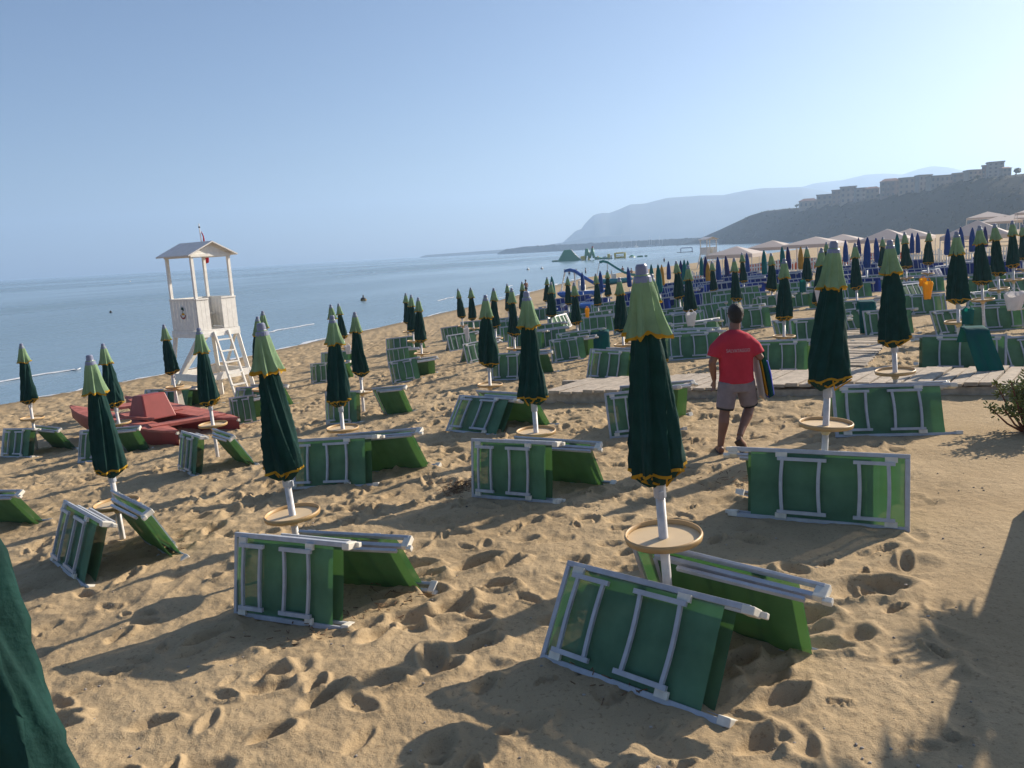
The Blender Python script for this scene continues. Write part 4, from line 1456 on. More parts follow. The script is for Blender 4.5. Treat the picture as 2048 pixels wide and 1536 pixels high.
so2.tube([(.208, .055, .74), (.208, .055, .82), (.208, .055, .90)], [(.19, .13), (.20, .135), (.185, .13)], 20)
for hip, kn in ((hipL, knL), (hipR, knR)):
    H, K = Vector(hip), Vector(kn)
    so2.tube([H + Vector((0, 0, -.03)), H.lerp(K, .45), H.lerp(K, .88)], [.122, .112, .108], 16)
remesh(so2.build('shorts', M['shorts'], man), .011, 4)
for hip, kn in ((hipL, knL), (hipR, knR)):
    H, K = Vector(hip), Vector(kn)
    MB().tube([H.lerp(K, .87), H.lerp(K, .93)], [.104, .102], 16).build('hem', M['black'], man)
for pts in ([(.0, -.085, .012), (.0, .03, .014), (.02, .21, .012)], [(.14, -.225, .205), (.19, -.185, .135), (.25, -.13, .03)]):
    MB().tube(pts, [(.038, .011), (.042, .011), (.045, .011)], 12).build('flip_flop', M['rubber'], man)

# print across the back of the shirt
tc_ = bpy.data.curves.new('lettering', 'FONT')
tc_.body = 'SALVATAGGIO'
tc_.size = .062
tc_.align_x = 'CENTER'
tc_.extrude = .002
to = bpy.data.objects.new('lettering', tc_)
COL.objects.link(to)
bpy.context.view_layer.update()
dg = bpy.context.evaluated_depsgraph_get()
tm = bpy.data.meshes.new_from_object(to.evaluated_get(dg))
bpy.data.objects.remove(to)
# wrap it on the curve of the back
for v in tm.vertices:
    x, y, z = v.co
    v.co = (.196 + x * .66, .055 - .160 * math.sqrt(max(.05, 1 - (x * .66 / .235) ** 2)) - z, 1.225 + y * .9)
tm.materials.clear()
tm.materials.append(M['lettering'])
lo = bpy.data.objects.new('lettering', tm)
COL.objects.link(lo)
lo.parent = shirt


# covers carried under his right arm
def cover(x0, x1, y0, y1, zt_, zb_, m, lab, seed, lean=0.05):
    g = random.Random(seed)
    P = []
    n = 20
    for i in range(13):
        u = i / 12
        row = []
        for k in range(n):
            a = 2 * math.pi * k / n
            cx, cy = (x0 + x1) / 2 + lean * u, (y0 + y1) / 2
            s = .55 + .45 * min(1, u * 2.2 + .25)
            rx = (x1 - x0) / 2 * s * (1 + .18 * math.sin(a * 5 + seed + u * 2))
            ry = (y1 - y0) / 2 * s * (1 + .12 * math.sin(a * 4 + seed * 2))
            row.append(Vector((cx + rx * math.cos(a), cy + ry * math.sin(a), zt_ + (zb_ - zt_) * u + .03 * math.sin(a * 2 + seed) * u)))
        P.append(row)
    b_ = MB().grid(P, closed=True)
    b_.add(P[0], [tuple(range(n))])
    b_.add(P[-1], [tuple(reversed(range(n)))])
    o = b_.build('folded_cover', m, None, smooth=True)
    o.location = MAN
    o.rotation_euler = (0, 0, R(-2))
    tag(o, lab, 'cover', 'covers carried by the walking man')


cover(.405, .455, -.02, .24, 1.20, .64, M['whitecloth'], 'white folded cover held closest against the man\'s hip', 1, .10)
cover(.452, .482, -.01, .24, 1.20, .70, M['yellowtowel'], 'thin yellow folded cover between the white and teal ones', 2, .09)
cover(.482, .535, -.02, .26, 1.22, .68, M['tealtowel'], 'teal folded cover in the middle of the man\'s bundle', 3, .10)
cover(.53, .60, .0, .28, 1.08, .66, M['bluetowel'], 'bright blue folded cover hanging outermost on the bundle', 4, .06)


def small_person(x, y, z, h, wade, lab, top, yaw=0, pose=0):
    e = empty('person', lab, 'person', 'bathers by the water', (x, y, z), yaw)
    b = MB()
    s = h / 1.75
    q = lambda *p: tuple(c * s for c in p)
    b.tube([q(0, 0, .85), q(0, 0, 1.0), q(0, 0, 1.2), q(0, 0, 1.4), q(0, .01, 1.46)], [(.16 * s, .11 * s), (.14 * s, .1 * s), (.17 * s, .12 * s), (.19 * s, .11 * s), (.08 * s, .07 * s)], 10)
    b.tube([q(0, 0, 1.42), q(0, .02, 1.55)], [.06 * s, .055 * s], 8)
    ball(b, q(0, .03, 1.64), (.08 * s, .1 * s, .115 * s), 10)
    for sx in (-1, 1):
        st = .12 * pose * sx
        b.tube([q(.09 * sx, 0, .9), q(.1 * sx, st, .48), q(.1 * sx, st * 1.6 - .02, .06), q(.1 * sx, st * 1.6 + .12, .03)], [.09 * s, .06 * s, .038 * s, .03 * s], 8)
        b.tube([q(.19 * sx, 0, 1.38), q(.27 * sx, .02, 1.1), q(.24 * sx, .12 + .05 * sx, .88), q(.24 * sx, .15, .8)], [.05 * s, .04 * s, .03 * s, .025 * s], 8)
    remesh(b.build('body', M['skin'], e), .022 * s + .004, 2)
    hb_ = MB()
    ball(hb_, q(0, .01, 1.68), (.09 * s, .105 * s, .1 * s), 10)
    hb_.build('hair', M['hair'], e, smooth=True)
    sb_ = MB()
    sb_.tube([q(0, 0, .74), q(0, 0, .95), q(0, 0, 1.0)], [(.2 * s, .14 * s), (.18 * s, .125 * s), (.15 * s, .11 * s)], 10)
    sb_.build('swimwear', top, e, smooth=True)


def wader(px, py_waist, d, lab, top, up=.75):
    p = at_depth(px, py_waist, d)
    small_person(p.x, p.y, SEA - up, 1.75, True, lab, top, random.uniform(-2, 2))


wader(1129, 546, 150, 'bather wading at the seaward end of a loose line', M['black'])
wader(1138.5, 545, 150, 'bather wading close beside the seaward end one', M['navycanopy'])
wader(1153, 546, 148, 'bather wading in the middle of the line', M['black'])
wader(1171, 543, 152, 'bather wading at the inland end of the line', M['black'])
wader(1245.5, 549, 132, 'bather in pink top standing by the teal slide', M['flag'], .3)
wader(1263, 552, 118, 'dark bather beside the blue parasol in shallows', M['black'], .3)
wader(1328.5, 527, 205, 'lone bather standing in deeper water near the goal', M['black'], .6)
wader(1439, 500, 270, 'bather far off just past the far tower', M['black'], .5)
wader(1445.5, 501, 268, 'second bather far off past the far tower', M['black'], .5)
wader(1558, 493, 300, 'far bather beyond the second gazebo', M['black'], .5)
wader(1568, 493, 300, 'far bather in the gap between gazebos', M['black'], .5)
p = ground(1053, 593)
small_person(p.x, p.y, gz(p.x, p.y), 1.75, False, 'bather in dark swimwear walking along the waterline', M['black'], R(30), 1)
p = at_depth(221, 622, 100)
sw = empty('swimmer', 'swimmer alone in the sea, only the head showing', 'swimmer', None, (p.x, p.y, SEA))
hb_ = MB()
ball(hb_, (0, 0, .12), (.14, .15, .17), 12)
hb_.tube([(-.3, 0, -.08), (0, 0, .02), (.3, 0, -.08)], [.08, .1, .08], 8)
hb_.build('head', M['hair'], sw, smooth=True)

# ================================================================== SEA THINGS
def float_thing(name, lab, cat, px, py, d, grp=None):
    p = at_depth(px, py, d)
    return empty(name, lab, cat, grp, (p.x, p.y, SEA), -math.atan2(p.x, p.y))


IF = 'inflatables of the floating water park'
PD = 300
u = PD / F         # metres per pixel there
e = float_thing('inflatable_slide', 'green inflatable mound slide with pale side, seaward end of the park', 'inflatable', 1140, 519, PD, IF)
mb = MB()
mb.add([(-25 * u, -2.5, 0), (22 * u, -2.5, 0), (22 * u, 3, 0), (-25 * u, 3, 0), (-11 * u, -1, 22 * u), (2 * u, -1, 22 * u), (2 * u, 1.5, 22 * u), (-11 * u, 1.5, 22 * u)], [(0, 1, 5, 4), (2, 3, 7, 6), (3, 0, 4, 7), (4, 5, 6, 7)])
mb.build('mound', M['vinylgreen'], e, bevel=.3)
for a in range(2):
    MB().tube([(2 * u, -.6 + a * 1.4, 22 * u), (8 * u, -.6 + a * 1.4, 13 * u), (16 * u, -.6 + a * 1.4, 5 * u), (23 * u, -.6 + a * 1.4, 0)], .38, 10).build('chute', [M['vinylwhite'], M['vinylyellow']][a], e, smooth=True)
e = float_thing('inflatable_tower', 'green and yellow inflatable climbing tower with tall horns', 'inflatable', 1178, 517, PD, IF)
mb = MB()
for a, b2, r_ in (((-8, 0), (-4, 22), .5), ((-4, 22), (2, 3), .5), ((10, 3), (7, 22), .5), ((2, 3), (7, 22), .4), ((-6, 10), (6, 10), .4), ((12, 2), (26, 1), .6)):
    mb.tube([(a[0] * u, 0, a[1] * u), (b2[0] * u, .2, b2[1] * u)], r_, 8)
mb.build('frame', M['vinylgreen'], e, smooth=True)
MB().box((-12 * u, 0, 4 * u), (9 * u, 2, 8 * u)).build('step_block', M['vinylyellow'], e, bevel=.25)
MB().tube([(7 * u, 0, 22 * u), (8 * u, 0, 26 * u)], .35, 8).build('horn', M['red'], e)
MB().tube([(-1 * u, .5, 0), (3 * u, .5, 14 * u)], .5, 8).build('ramp', M['vinylyellow'], e)
e = float_thing('inflatable_walkway', 'low green inflatable runway joining tower and cube', 'inflatable', 1202, 515, PD, IF)
MB().box((0, 0, 1.6 * u), (26 * u, 2.2, 3.2 * u)).build('deck', M['vinylgreen'], e, bevel=.25)
MB().box((-6 * u, 0, 4.5 * u), (3 * u, 1.5, 4 * u)).build('post', M['vinylyellow'], e, bevel=.2)
MB().box((7 * u, 0, 4 * u), (6 * u, 1.5, 3 * u)).build('bumper', M['vinylwhite'], e, bevel=.2)
e = float_thing('inflatable_block', 'yellow and white inflatable block on a green raft', 'inflatable', 1219, 513.5, PD, IF)
MB().box((0, 0, .8 * u), (12 * u, 2.5, 1.6 * u)).build('raft', M['vinylgreen'], e, bevel=.15)
MB().box((-1.5 * u, 0, 5.6 * u), (6 * u, 2, 8 * u)).build('block', M['vinylyellow'], e, bevel=.3)
MB().box((3.5 * u, 0, 4 * u), (3 * u, 2, 7 * u)).build('cushion', M['vinylwhite'], e, bevel=.3)
e = float_thing('inflatable_arch', 'yellow green inflatable box frame with a window opening', 'inflatable', 1240, 512, PD, IF)
for n_, c, s in (('post', (-9.5, 5.5), (4, 11)), ('post', (9.5, 5.5), (4, 11)), ('beam', (0, 10), (15, 3)), ('beam', (0, 1.7), (15, 3.4)), ('slat', (0, 5.7), (15, 1.4))):
    MB().box((c[0] * u, 0, c[1] * u), (s[0] * u, 2.4, s[1] * u)).build(n_, M['vinylyellow'] if n_ != 'slat' else M['vinylwhite'], e, bevel=.2)
e = float_thing('inflatable_dome', 'small green inflatable dome after the box frame', 'inflatable', 1264, 511, PD, IF)
mb = MB()
mb.lathe([(7 * u, 0), (6 * u, 1.5 * u), (3 * u, 4 * u), (.1, 5.2 * u)], 16)
mb.build('dome', M['vinylgreen'], e, smooth=True)
MB().lathe([(.9, 0), (.8, .25), (.1, .3)], 12, (0, -1.3, 0)).build('step', M['vinylwhite'], e)
for px, w_, lab in [(1280, 12, 'flat dark inflatable pad, first after the dome'), (1292, 6, 'flat dark inflatable pad, last of the park'), (1112, 16, 'flat inflatable mat at the seaward end of the park')]:
    e = float_thing('inflatable_pad', lab, 'inflatable', px, 559.5 - .0559 * px + 25.5, PD, IF)
    MB().box((0, 0, .25), (w_ * u, 2.2, .5)).build('pad', M['vinylgreen'], e, bevel=.15)
    MB().box((0, 0, .52), (w_ * u * .8, 1.6, .06)).build('tread', M['vinylyellow'] if w_ > 12 else M['black'], e)

e = float_thing('water_goal', 'dark framed goal floating in the bay', 'goal', 1373, 503, 360)
u2 = 360 / F
for x in (-11, 11):
    MB().tube([(x * u2, 0, 0), (x * u2, 0, 8.5 * u2)], .16, 8).build('post', M['navycanopy'], e)
MB().tube([(-11 * u2, 0, 8.5 * u2), (11 * u2, 0, 8.5 * u2)], .16, 8).build('crossbar', M['navycanopy'], e)
MB().box((-3 * u2, 0, .12), (62 * u2 * .5, 1.5, .24)).build('float', M['black'], e)

for px, py, d, lab in [(1055, 523, 200, 'white marker buoy, seaward of the water park'), (1083, 521, 200, 'white marker buoy nearer the water park'), (724, 566, 95, 'small dark buoy off the breaking wave'), (260, 563, 420, 'tiny pale buoy far out')]:
    e = float_thing('buoy', lab, 'buoy', px, py, d, 'buoys in the bay')
    MB().lathe([(0, -.2), (.3, -.1), (.38, .1), (.3, .32), (.08, .42), (.08, .7), (0, .72)], 12).build('float', M['vinylwhite'] if 'white' in lab or 'pale' in lab else M['black'], e, smooth=True)
    MB().lathe([(.385, .06), (.385, .14)], 12).build('band', M['yellow'], e)

for px, d, mh, lab in [(1246, 1180, 21, 'tallest sailing boat mast above the breakwater'), (1265, 1170, 14, 'sailing boat just after the tallest mast'), (1275, 1165, 11, 'short masted sailing boat in the breakwater row'), (1302, 1150, 16, 'sailing boat, seaward of a close masted pair'), (1306, 1150, 14, 'sailing boat, inland of a close masted pair'), (1322, 1140, 15, 'sailing boat before the last masts'), (1328, 1138, 11, 'low masted sailing boat at the end of the row'), (1413, 1060, 22, 'sailing boat mast behind the far lifeguard tower'), (1437, 1040, 24, 'sailing boat mast at the tip of the headland')]:
    p = at_depth(px, 480, d)
    e = empty('sailing_boat', lab, 'sailing boat', 'sailing boats moored behind the breakwater', (p.x, p.y + 12, SEA), random.uniform(-1, 1))
    h = MB()
    h.grid([[Vector((x, -w_, 1.4)), Vector((x, -w_ * .8, .4)), Vector((x, 0, -.3)), Vector((x, w_ * .8, .4)), Vector((x, w_, 1.4))] for x, w_ in ((-5, 1.1), (-2, 1.5), (2, 1.3), (4, .7), (5.5, .03))])
    h.grid([[Vector((x, -w_, 1.4)), Vector((x, w_, 1.4))] for x, w_ in ((-5, 1.1), (-2, 1.5), (2, 1.3), (4, .7), (5.5, .03))])
    h.build('hull', M['vinylwhite'], e)
    MB().tube([(0, 0, 1), (0, 0, mh)], .16, 6).build('mast', M['pole'], e)
    MB().tube([(0, 0, 2.6), (-4, 0, 2.5)], .12, 6).build('boom', M['pole'], e)


# pedal boats with slides drawn up at the water's edge
def slide_boat(px, py, d, yaw, m, lab, s=1.0):
    p = at_depth(px, py, d)
    e = empty('pedal_boat', lab, 'pedal boat', 'pedal boats with slides', (p.x, p.y, max(SEA, gz(p.x, p.y))), yaw)
    e.scale = (s, s, s)
    for y in (-.55, .55):
        b_ = MB()
        b_.grid([[Vector((x, y - w_, .42)), Vector((x, y - w_ * .8, .12 + l)), Vector((x, y, .02 + l)), Vector((x, y + w_ * .8, .12 + l)), Vector((x, y + w_, .42)), Vector((x, y, .5))] for x, w_, l in ((-1.7, .04, .3), (-1.4, .22, .08), (0, .28, 0), (1.3, .24, .06), (1.75, .04, .32))], closed=True)
        b_.build('hull', m, e, smooth=True)
    MB().box((-.1, 0, .48), (2.2, 1.1, .08)).build('deck', M['vinylwhite'], e)
    MB().lathe([(.02, .5), (.42, .5), (.38, .3), (.02, .3)], 16).build('paddle_housing', m, e)
    for y in (-.3, .3):
        MB().box((.1, y, .72), (.4, .45, .4)).box((-.1, y, 1.0), (.1, .45, .5)).build('seat', M['vinylwhite'], e, bevel=.04)
    pts = [(-1.15, 1.95), (-.8, 2.02), (-.4, 1.9), (.3, 1.4), (1.0, .95), (1.6, .72), (2.0, .66)]
    b_ = MB()
    b_.grid([[Vector((x, -.3, z + .16)), Vector((x, -.26, z)), Vector((x, .26, z)), Vector((x, .3, z + .16))] for x, z in pts])
    b_.grid([[Vector((x, -.33, z + .17)), Vector((x, -.28, z - .05)), Vector((x, .28, z - .05)), Vector((x, .33, z + .17))] for x, z in pts])
    b_.build('slide', m, e, smooth=True)
    l_ = MB()
    for y in (-.24, .24):
        l_.tube([(-1.5, y, .45), (-1.15, y, 1.95)], .03, 6)
        l_.tube([(-.4, y, .45), (-.45, y, 1.9)], .03, 6)
    for k in range(5):
        l_.tube([(-1.45 + .07 * k, -.24, .7 + .28 * k), (-1.45 + .07 * k, .24, .7 + .28 * k)], .025, 6)
    l_.build('ladder', M['vinylwhite'], e)
    return e


slide_boat(1163, 603, 62, R(-12), M['bluepaint'], 'bright blue pedal boat whose slide runs down inland', 1.08)
slide_boat(1226, 573, 84, R(-6), M['tealpaint'], 'teal pedal boat with a tall slide at the waterline', 1.2)
p = at_depth(1176, 612, 42)
e = empty('boat_wheel', 'big blue round float lying behind the green rows', 'float', None, (p.x, p.y, gz(p.x, p.y)), R(10))
MB().tube([(math.cos(R(a)) * .5, 0, .45 + math.sin(R(a)) * .5) for a in range(0, 361, 24)], .13, 8, ref=(0, 1, 0)).build('ring', M['bluepaint'], e, smooth=True)
MB().lathe([(0, .06), (.4, .05), (.4, -.05), (0, -.06)], 18).build('disc', M['bluepaint'], e)
e.children[-1].rotation_euler = (R(90), 0, 0)
e.children[-1].location = (0, 0, .45)


# ================================================================== GAZEBOS AND FENCES
def gazebo(xl, xr, xp, yp, yl, d, yaw, lab, w_=None):
    a, b_, pk = at_depth(xl, yl, d), at_depth(xr, yl, d), at_depth(xp, yp, d)
    W = w_ or (b_.x - a.x) * .86
    c = at_depth((xl + xr) / 2, yl, d)
    ze = c.z
    zg = gz(c.x, d)
    e = empty('gazebo', lab, 'gazebo', 'white gazebos of the next beach club', (c.x, d, zg), yaw)
    he, hp = max(1.7, ze - zg), max(2.3, pk.z - zg)
    h = W / 2
    r = MB()
    r.add([(-h, -h, he), (h, -h, he), (h, h, he), (-h, h, he), (0, 0, hp)], [(0, 1, 4), (1, 2, 4), (2, 3, 4), (3, 0, 4)])
    r.build('roof', M['whitecloth'], e)
    v = MB()
    for k in range(4):
        q = [(-h, -h), (h, -h), (h, h), (-h, h)]
        (x0, y0), (x1, y1) = q[k], q[(k + 1) % 4]
        v.add([(x0, y0, he - .003), (x1, y1, he - .003), (x1, y1, he - .28), (x0, y0, he - .28)], [(0, 1, 2, 3)])
    v.build('valance', M['whitecloth'], e)
    for x in (-h + .04, h - .04):
        for y in (-h + .04, h - .04):
            MB().tube([(x, y, -.3), (x, y, he - .02)], .035, 8).build('post', M['white'], e)


gazebo(1420, 1526, 1487, 493, 516, 62, R(-35), 'white gazebo nearest the sea, sunlit on its inland slope')
gazebo(1500, 1590, 1533, 487, 506, 72, R(-35), 'second white gazebo, low behind the first')
gazebo(1572, 1690, 1622, 477, 505, 66, R(-35), 'third white gazebo below the end of the headland')
gazebo(1640, 1730, 1666, 472, 492, 78, R(-35), 'fourth white gazebo, overlapping the broad green parasol cap')
gazebo(1722, 1826, 1784, 457, 478, 66, R(-35), 'fifth white gazebo, before a narrow sixth')
gazebo(1770, 1868, 1813, 457, 474, 76, R(-35), 'sixth white gazebo, mostly behind the fifth')
gazebo(1885, 2022, 1957, 440, 470, 58, R(-35), 'biggest white gazebo, behind four blue parasols')
for k, (px, d, lab) in enumerate([(2000, 95, 'far pale canopy beyond the biggest gazebo'), (2040, 110, 'far pale canopy at the frame edge'), (1975, 125, 'farthest pale canopy under the hill foot'), (2075, 90, 'far pale canopy beyond the frame edge')]):
    hy = 559.5 - .0559 * px
    gazebo(px - 42, px + 42, px, hy - 16 - k * 5, hy - 5 - k * 5, d, R(-30), lab)


def fence(x0, x1, ybot, d, lab, h=1.05):
    a, b_ = at_depth(x0, ybot, d), at_depth(x1, ybot, d)
    a.z, b_.z = gz(a.x, a.y), gz(b_.x, b_.y)
    e = empty('picket_fence', lab, 'fence', 'white fences of the next beach club', a, math.atan2(b_.y - a.y, b_.x - a.x))
    L = (b_ - a).length
    dz = b_.z - a.z
    s = MB()
    n = int(L / .17)
    for k in range(n):
        x = (k + .5) * L / n
        z = dz * x / L
        s.prism([(x - .04, z + .08), (x + .04, z + .08), (x + .04, z + h - .04), (x, z + h + .03), (x - .04, z + h - .04)], -.045, -.02)
    s.build('slat_panel', M['white'], e)
    for z in (.3, .8):
        MB().beam((0, 0, z), (L, 0, z + dz), .035, .07).build('rail', M['white'], e)
    for k in range(int(L / 2.2) + 1):
        x = min(L, k * 2.2)
        MB().box((x, .06, dz * x / L + .45), (.08, .08, 1.4)).build('post', M['white'], e)


fence(1385, 1470, 548, 52, 'white picket fence below the far lifeguard tower')
fence(1490, 1590, 540, 51, 'white picket fence between first and third gazebo')
fence(1596, 1700, 534, 50, 'white picket fence behind the broad green parasol')
fence(1705, 1800, 530, 50, 'white picket fence before the fifth gazebo')
fence(1806, 1895, 527, 48, 'white picket fence under the twin blue parasols')
fence(1900, 2060, 515, 47, 'white picket fence before the biggest gazebo')


# ================================================================== SMALL THINGS ON THE BEDS
def bag(px, py0, py1, wpx, d, m, lab, name='hanging_bag', catg='bag', taper=.55, grp=None):
    a, b_ = at_depth(px, py0, d), at_depth(px, py1, d)
    h = a.z - b_.z
    w_ = wpx * d / F
    g = random.Random(px)
    n = 18
    rows = []
    for i in range(9):
        u = i / 8
        s = (1 - (1 - taper) * u) * (1.0 if i else .7)
        rows.append([Vector((w_ / 2 * s * math.cos(2 * math.pi * k / n) * (1 + .1 * math.sin(3 * k + px)), .35 * w_ / 2 * s * math.sin(2 * math.pi * k / n) * (1 + .25 * math.sin(5 * k)), -h * u + .03 * h * math.sin(k * 1.3 + px))) for k in range(n)])
    mb = MB().grid(rows, closed=True)
    mb.add(rows[-1], [tuple(range(n))])
    e = empty(name, lab, catg, grp, a)
    mb.build('sack', m, e, smooth=True)
    MB().tube([(-w_ * .3, 0, -.02), (-w_ * .1, 0, h * .18), (w_ * .1, 0, h * .18), (w_ * .3, 0, -.02)], .008, 6).build('handle', m, e)


bag(1382, 624, 652, 24, 19.2, M['bag'], 'white bag hanging under a canopy seaward of the man')
bag(1645, 570, 606, 34, 15.5, M['bag'], 'white bag hanging behind the broad green parasol')
bag(2030, 583, 620, 46, 13.6, M['bag'], 'big white bag gathered at its top by the frame edge')
bag(933, 655, 684, 10, 24, M['bag'], 'limp white bag on a bed at the waterline')
bag(695, 690, 708, 14, 26, M['bag'], 'white bag behind the parasol clear of the shore')
bag(1558, 584, 604, 14, 19, M['bag'], 'white bag beside the parasol beyond the man\'s shoulder')
bag(1856, 563, 598, 22, 17.5, M['yellowtowel'], 'bright yellow towel hanging by the path', 'hanging_towel', 'towel', .6)
bag(1846, 556, 572, 16, 17.6, M['yellowtowel'], 'small yellow cloth bunched above the yellow towel', 'hanging_towel', 'towel', .8)
bag(1174, 616, 635, 9, 21, M['yellowtowel'], 'yellow cloth hanging behind the blue slide parasol', 'hanging_towel', 'towel', .7)
bag(1606, 560, 584, 14, 22, M['tealtowel'], 'teal cloth hanging before the picket fence', 'hanging_towel', 'towel', .9)
bag(1936, 616, 648, 24, 12.6, M['tealtowel'], 'dark teal bag standing on the bed inland of the path', 'hanging_bag', 'bag', .9)


def drape(px, py0, py1, wpx, d, m, lab, over=.25, slant=0.0, yaw=R(-10), rise=.12):
    """a towel thrown over the top rail of a leaning bed"""
    a, b_ = at_depth(px, py0, d), at_depth(px, py1, d)
    h = a.z - b_.z
    w_ = wpx * d / F
    P = []
    for i in range(18):
        u = i / 17
        s = u * (h + over) - over
        row = []
        for k in range(9):
            v = k / 8 - .5
            fold = .022 * math.sin(v * 14 + px) * min(1, abs(s) * 5)
            if s < 0:
                pt = Vector((v * w_, .12 - s * .45 + fold, s * .8))
            else:
                pt = Vector((v * w_ * (1 + .2 * u) + slant * s, -.04 - s * .35 + fold, -s))
            if abs(s) < .12:
                pt.z += rise * (.12 - abs(s)) * 3
            row.append(pt)
        P.append(row)
    o = MB().grid(P).build('towel', m, None, smooth=True)
    so_ = o.modifiers.new('thickness', 'SOLIDIFY')
    so_.thickness = .012
    o.location = a
    o.rotation_euler = (0, 0, yaw)
    tag(o, lab, 'towel', 'towels left on the beds')


drape(1200, 664, 706, 34, 21.5, M['tealtowel'], 'teal towel over the bed in front of the slide boats')
drape(1733, 604, 664, 30, 18.6, M['tealtowel'], 'teal towel hanging on a bed beside the path')
drape(1950, 658, 742, 42, 12.1, M['tealtowel'], 'long teal towel with bright folded top, inland of path', .3, .25)

# ================================================================== PLANTS
# succulent shrub at the right edge of the walkway
pp = ground(2062, 864)
e = empty('succulent_shrub', 'yellowish succulent shrub with stubby leaf tips at the boardwalk edge', 'shrub', None, pp)
g = random.Random(4)
tb, lb = MB(), MB()
for k in range(48):
    a = g.uniform(0, 6.28)
    r_ = g.uniform(.1, .48)
    z = g.uniform(.12, .62) * (1.2 - r_)
    tip = Vector((math.cos(a) * r_, math.sin(a) * r_ * .8, z + .1))
    mid = Vector((tip.x * .55, tip.y * .55, z * .45))
    tb.tube([(0, 0, -.05), mid, tip], [.016, .012, .008], 6)
    for j in range(40):
        d = Vector((g.gauss(0, 1), g.gauss(0, 1), g.gauss(.5, .8))).normalized()
        q = tip + d * g.uniform(0, .07) - (tip - mid) * g.uniform(0, .5)
        lb.tube([q, q + d * .022, q + d * .048], [.006, .011, .003], 5)
tb.build('stem', M['twig'], e, smooth=True)
lb.build('foliage', M['succulent'], e, smooth=True)

# yucca beside the path, outside the picture, whose shade lies across the sand
yb = Vector((4.9, 6.4, 0))
e = empty('yucca_tree', 'forked yucca whose shadow lies across the path corner', 'yucca', None, yb)


def sh(px, py, h):
    p_ = ground(px, py)
    k = h / math.tan(SUN_EL)
    return Vector((p_.x + math.sin(SUN_AZ) * k, p_.y + math.cos(SUN_AZ) * k, h)) - yb


g = random.Random(9)
t0, t1 = sh(2075, 1040, .25), sh(1995, 1300, 1.35)
MB().tube([Vector((t0.x - .1, t0.y + .1, -.4)), t0, t0.lerp(t1, .5), t1], [.19, .15, .13, .13], 12).build('trunk', M['bark'], e, smooth=True)
l1, l2 = sh(1915, 1500, 2.0), sh(2050, 1500, 1.9)
MB().tube([t1, t1.lerp(l1, .5), l1, l1 + (l1 - t1) * .6], [.12, .09, .085, .08], 10).build('limb', M['bark'], e, smooth=True)
MB().tube([t1, t1.lerp(l2, .5), l2, l2 + (l2 - t1) * .6], [.12, .09, .085, .08], 10).build('limb', M['bark'], e, smooth=True)


def rosette(c, n, L, down=0.0):
    b_ = MB()
    for _ in range(n):
        d = Vector((g.gauss(0, 1), g.gauss(0, 1), g.gauss(.15 - down, .7))).normalized()
        s = d.cross(Vector((0, 0, 1))).normalized() * .022
        l = L * g.uniform(.6, 1.1)
        m_ = c + d * l * .6
        t = c + d * l - Vector((0, 0, .25 * l * l))
        b_.add([c - s, c + s, m_ + s * .8, t, m_ - s * .8], [(0, 1, 2, 3, 4)])
    return b_


rosette(sh(1925, 1265, 1.35), 90, .34).build('leaf_rosette', M['frond'], e)
rosette(sh(1970, 1290, 1.38), 90, .34).build('leaf_rosette', M['frond'], e)
rosette(l1 + (l1 - t1) * .6, 130, .6).build('leaf_rosette', M['frond'], e)
rosette(l2 + (l2 - t1) * .6, 130, .6).build('leaf_rosette', M['frond'], e)

# heap of dried seaweed and scattered straw-like bits
sw_ = MB()
for px, py, r_, n in [(925, 975, .22, 160), (905, 985, .15, 60), (360, 1085, .3, 50), (1250, 1345, .3, 40), (620, 1255, .4, 50), (1500, 960, .5, 60), (800, 1190, .4, 40)]:
    c = ground(px, py)
    for _ in range(n):
        p_ = Vector((c.x + random.gauss(0, r_ * .5), c.y + random.gauss(0, r_ * .5), c.z + random.uniform(0.0, .05 if n > 55 else .012)))
        a = random.uniform(0, 6.28)
        l = random.uniform(.02, .07)
        sw_.beam(p_, p_ + Vector((math.cos(a) * l, math.sin(a) * l, random.uniform(-.01, .02))), .006, .005)
pb_ = MB()
for _ in range(420):
    yy = 2.6 + 10 * random.random() ** 1.6
    xx = random.uniform(-.6, .6) * (yy + .5)
    r_ = random.uniform(.003, .011)
    zz = sand_z(xx, yy)
    ball(pb_, (xx, yy, zz + r_ * .3), (r_ * random.uniform(.7, 1.5), r_, r_ * .7), 6)
tag(pb_.build('pebbles', mat('grey_pebble', (0.3, 0.26, 0.22), .8, var=.7, scale=1.5)), 'small pebbles and shell bits lying on the sand', 'pebbles', kind='stuff')
tag(sw_.build('seaweed_bits', M['weed']), 'dry brown seaweed bits strewn on the sand', 'seaweed', kind='stuff')

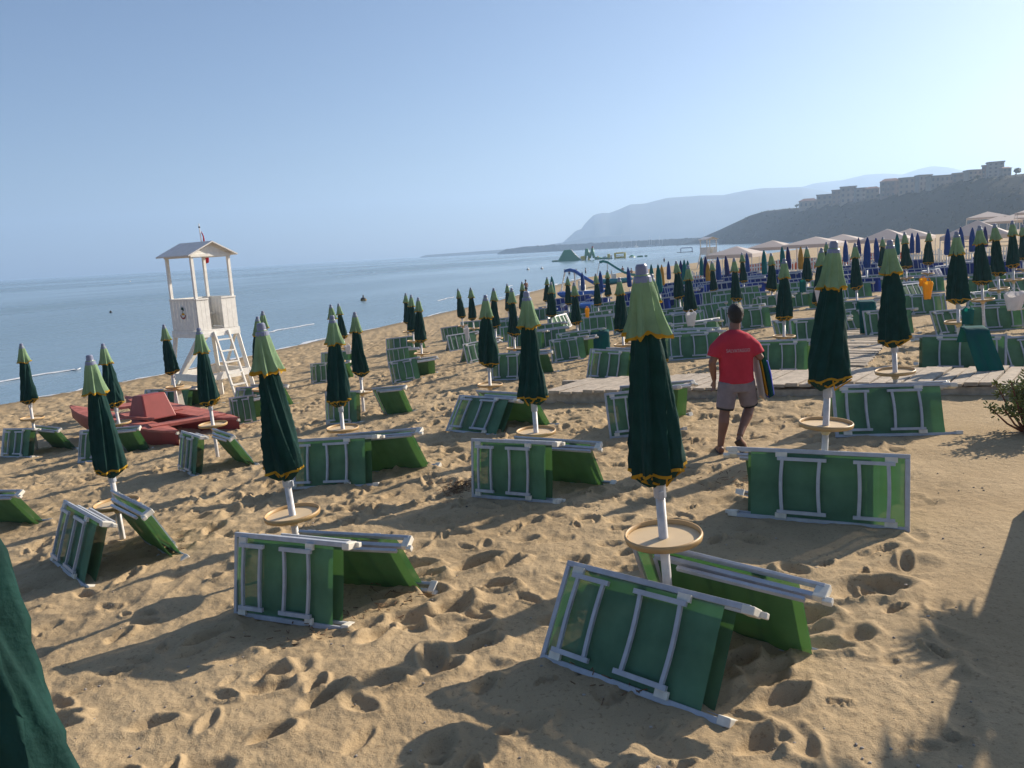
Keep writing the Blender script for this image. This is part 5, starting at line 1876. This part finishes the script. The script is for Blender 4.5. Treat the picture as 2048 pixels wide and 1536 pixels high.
# ================================================================== CAMERA, LIGHT, AIR
cam = bpy.data.cameras.new('camera')
cam.sensor_fit = 'HORIZONTAL'
cam.sensor_width = 36.0
cam.lens = 36.0 * F / 2048
cam.clip_start = .05
cam.clip_end = 20000
co = bpy.data.objects.new('camera', cam)
COL.objects.link(co)
co.matrix_world = Matrix(((CR[0], CU[0], -CF[0], 0), (CR[1], CU[1], -CF[1], 0), (CR[2], CU[2], -CF[2], CAMH), (0, 0, 0, 1)))
SC.camera = co

sun = bpy.data.lights.new('sun', 'SUN')
sun.energy = 5
sun.angle = R(.53)
sun.color = (1, .88, .72)
so = bpy.data.objects.new('sun', sun)
COL.objects.link(so)
so.location = (30, 20, 40)
sd = Vector((math.sin(SUN_AZ) * math.cos(SUN_EL), math.cos(SUN_AZ) * math.cos(SUN_EL), math.sin(SUN_EL)))
so.rotation_euler = sd.to_track_quat('Z', 'Y').to_euler()

w = bpy.data.worlds.new('World')
SC.world = w
w.use_nodes = True
nt = w.node_tree
bg = nt.nodes['Background']
sk = nt.nodes.new('ShaderNodeTexSky')
sk.sky_type = 'NISHITA'
sk.sun_disc = False
sk.sun_elevation = SUN_EL
sk.sun_rotation = SUN_AZ
sk.air_density = 1.0
sk.dust_density = 1.1
sk.ozone_density = 3.0
tint = nt.nodes.new('ShaderNodeMix')
tint.data_type = 'RGBA'
tint.blend_type = 'MULTIPLY'
tint.inputs['Factor'].default_value = 1
tint.inputs['B'].default_value = (.93, .97, 1.09, 1)
nt.links.new(sk.outputs['Color'], tint.inputs['A'])
nt.links.new(tint.outputs['Result'], bg.inputs['Color'])
bg.inputs['Strength'].default_value = .06

hz, hnt, hb, hout = new_mat('sea_haze')
hnt.nodes.remove(hb)
pv = hnt.nodes.new('ShaderNodeVolumePrincipled')
pv.inputs['Color'].default_value = (.53, .73, 1.0, 1)
pv.inputs['Density'].default_value = .00038
pv.inputs['Anisotropy'].default_value = .3
hnt.links.new(pv.outputs['Volume'], hout.inputs['Volume'])
hb_ = MB().box((0, 2150, 162), (9700, 5100, 342))
hzo = hb_.build('haze', hz)
tag(hzo, 'pale morning sea haze over the bay', 'haze', kind='stuff')

SC.view_settings.view_transform = 'Standard'
SC.view_settings.look = 'None'
SC.view_settings.exposure = 0.78
SC.view_settings.gamma = 1
SC.cycles.use_denoising = True
SC.cycles.max_bounces = 8
SC.cycles.transparent_max_bounces = 12
SC.cycles.volume_bounces = 1
SC.cycles.use_adaptive_sampling = True
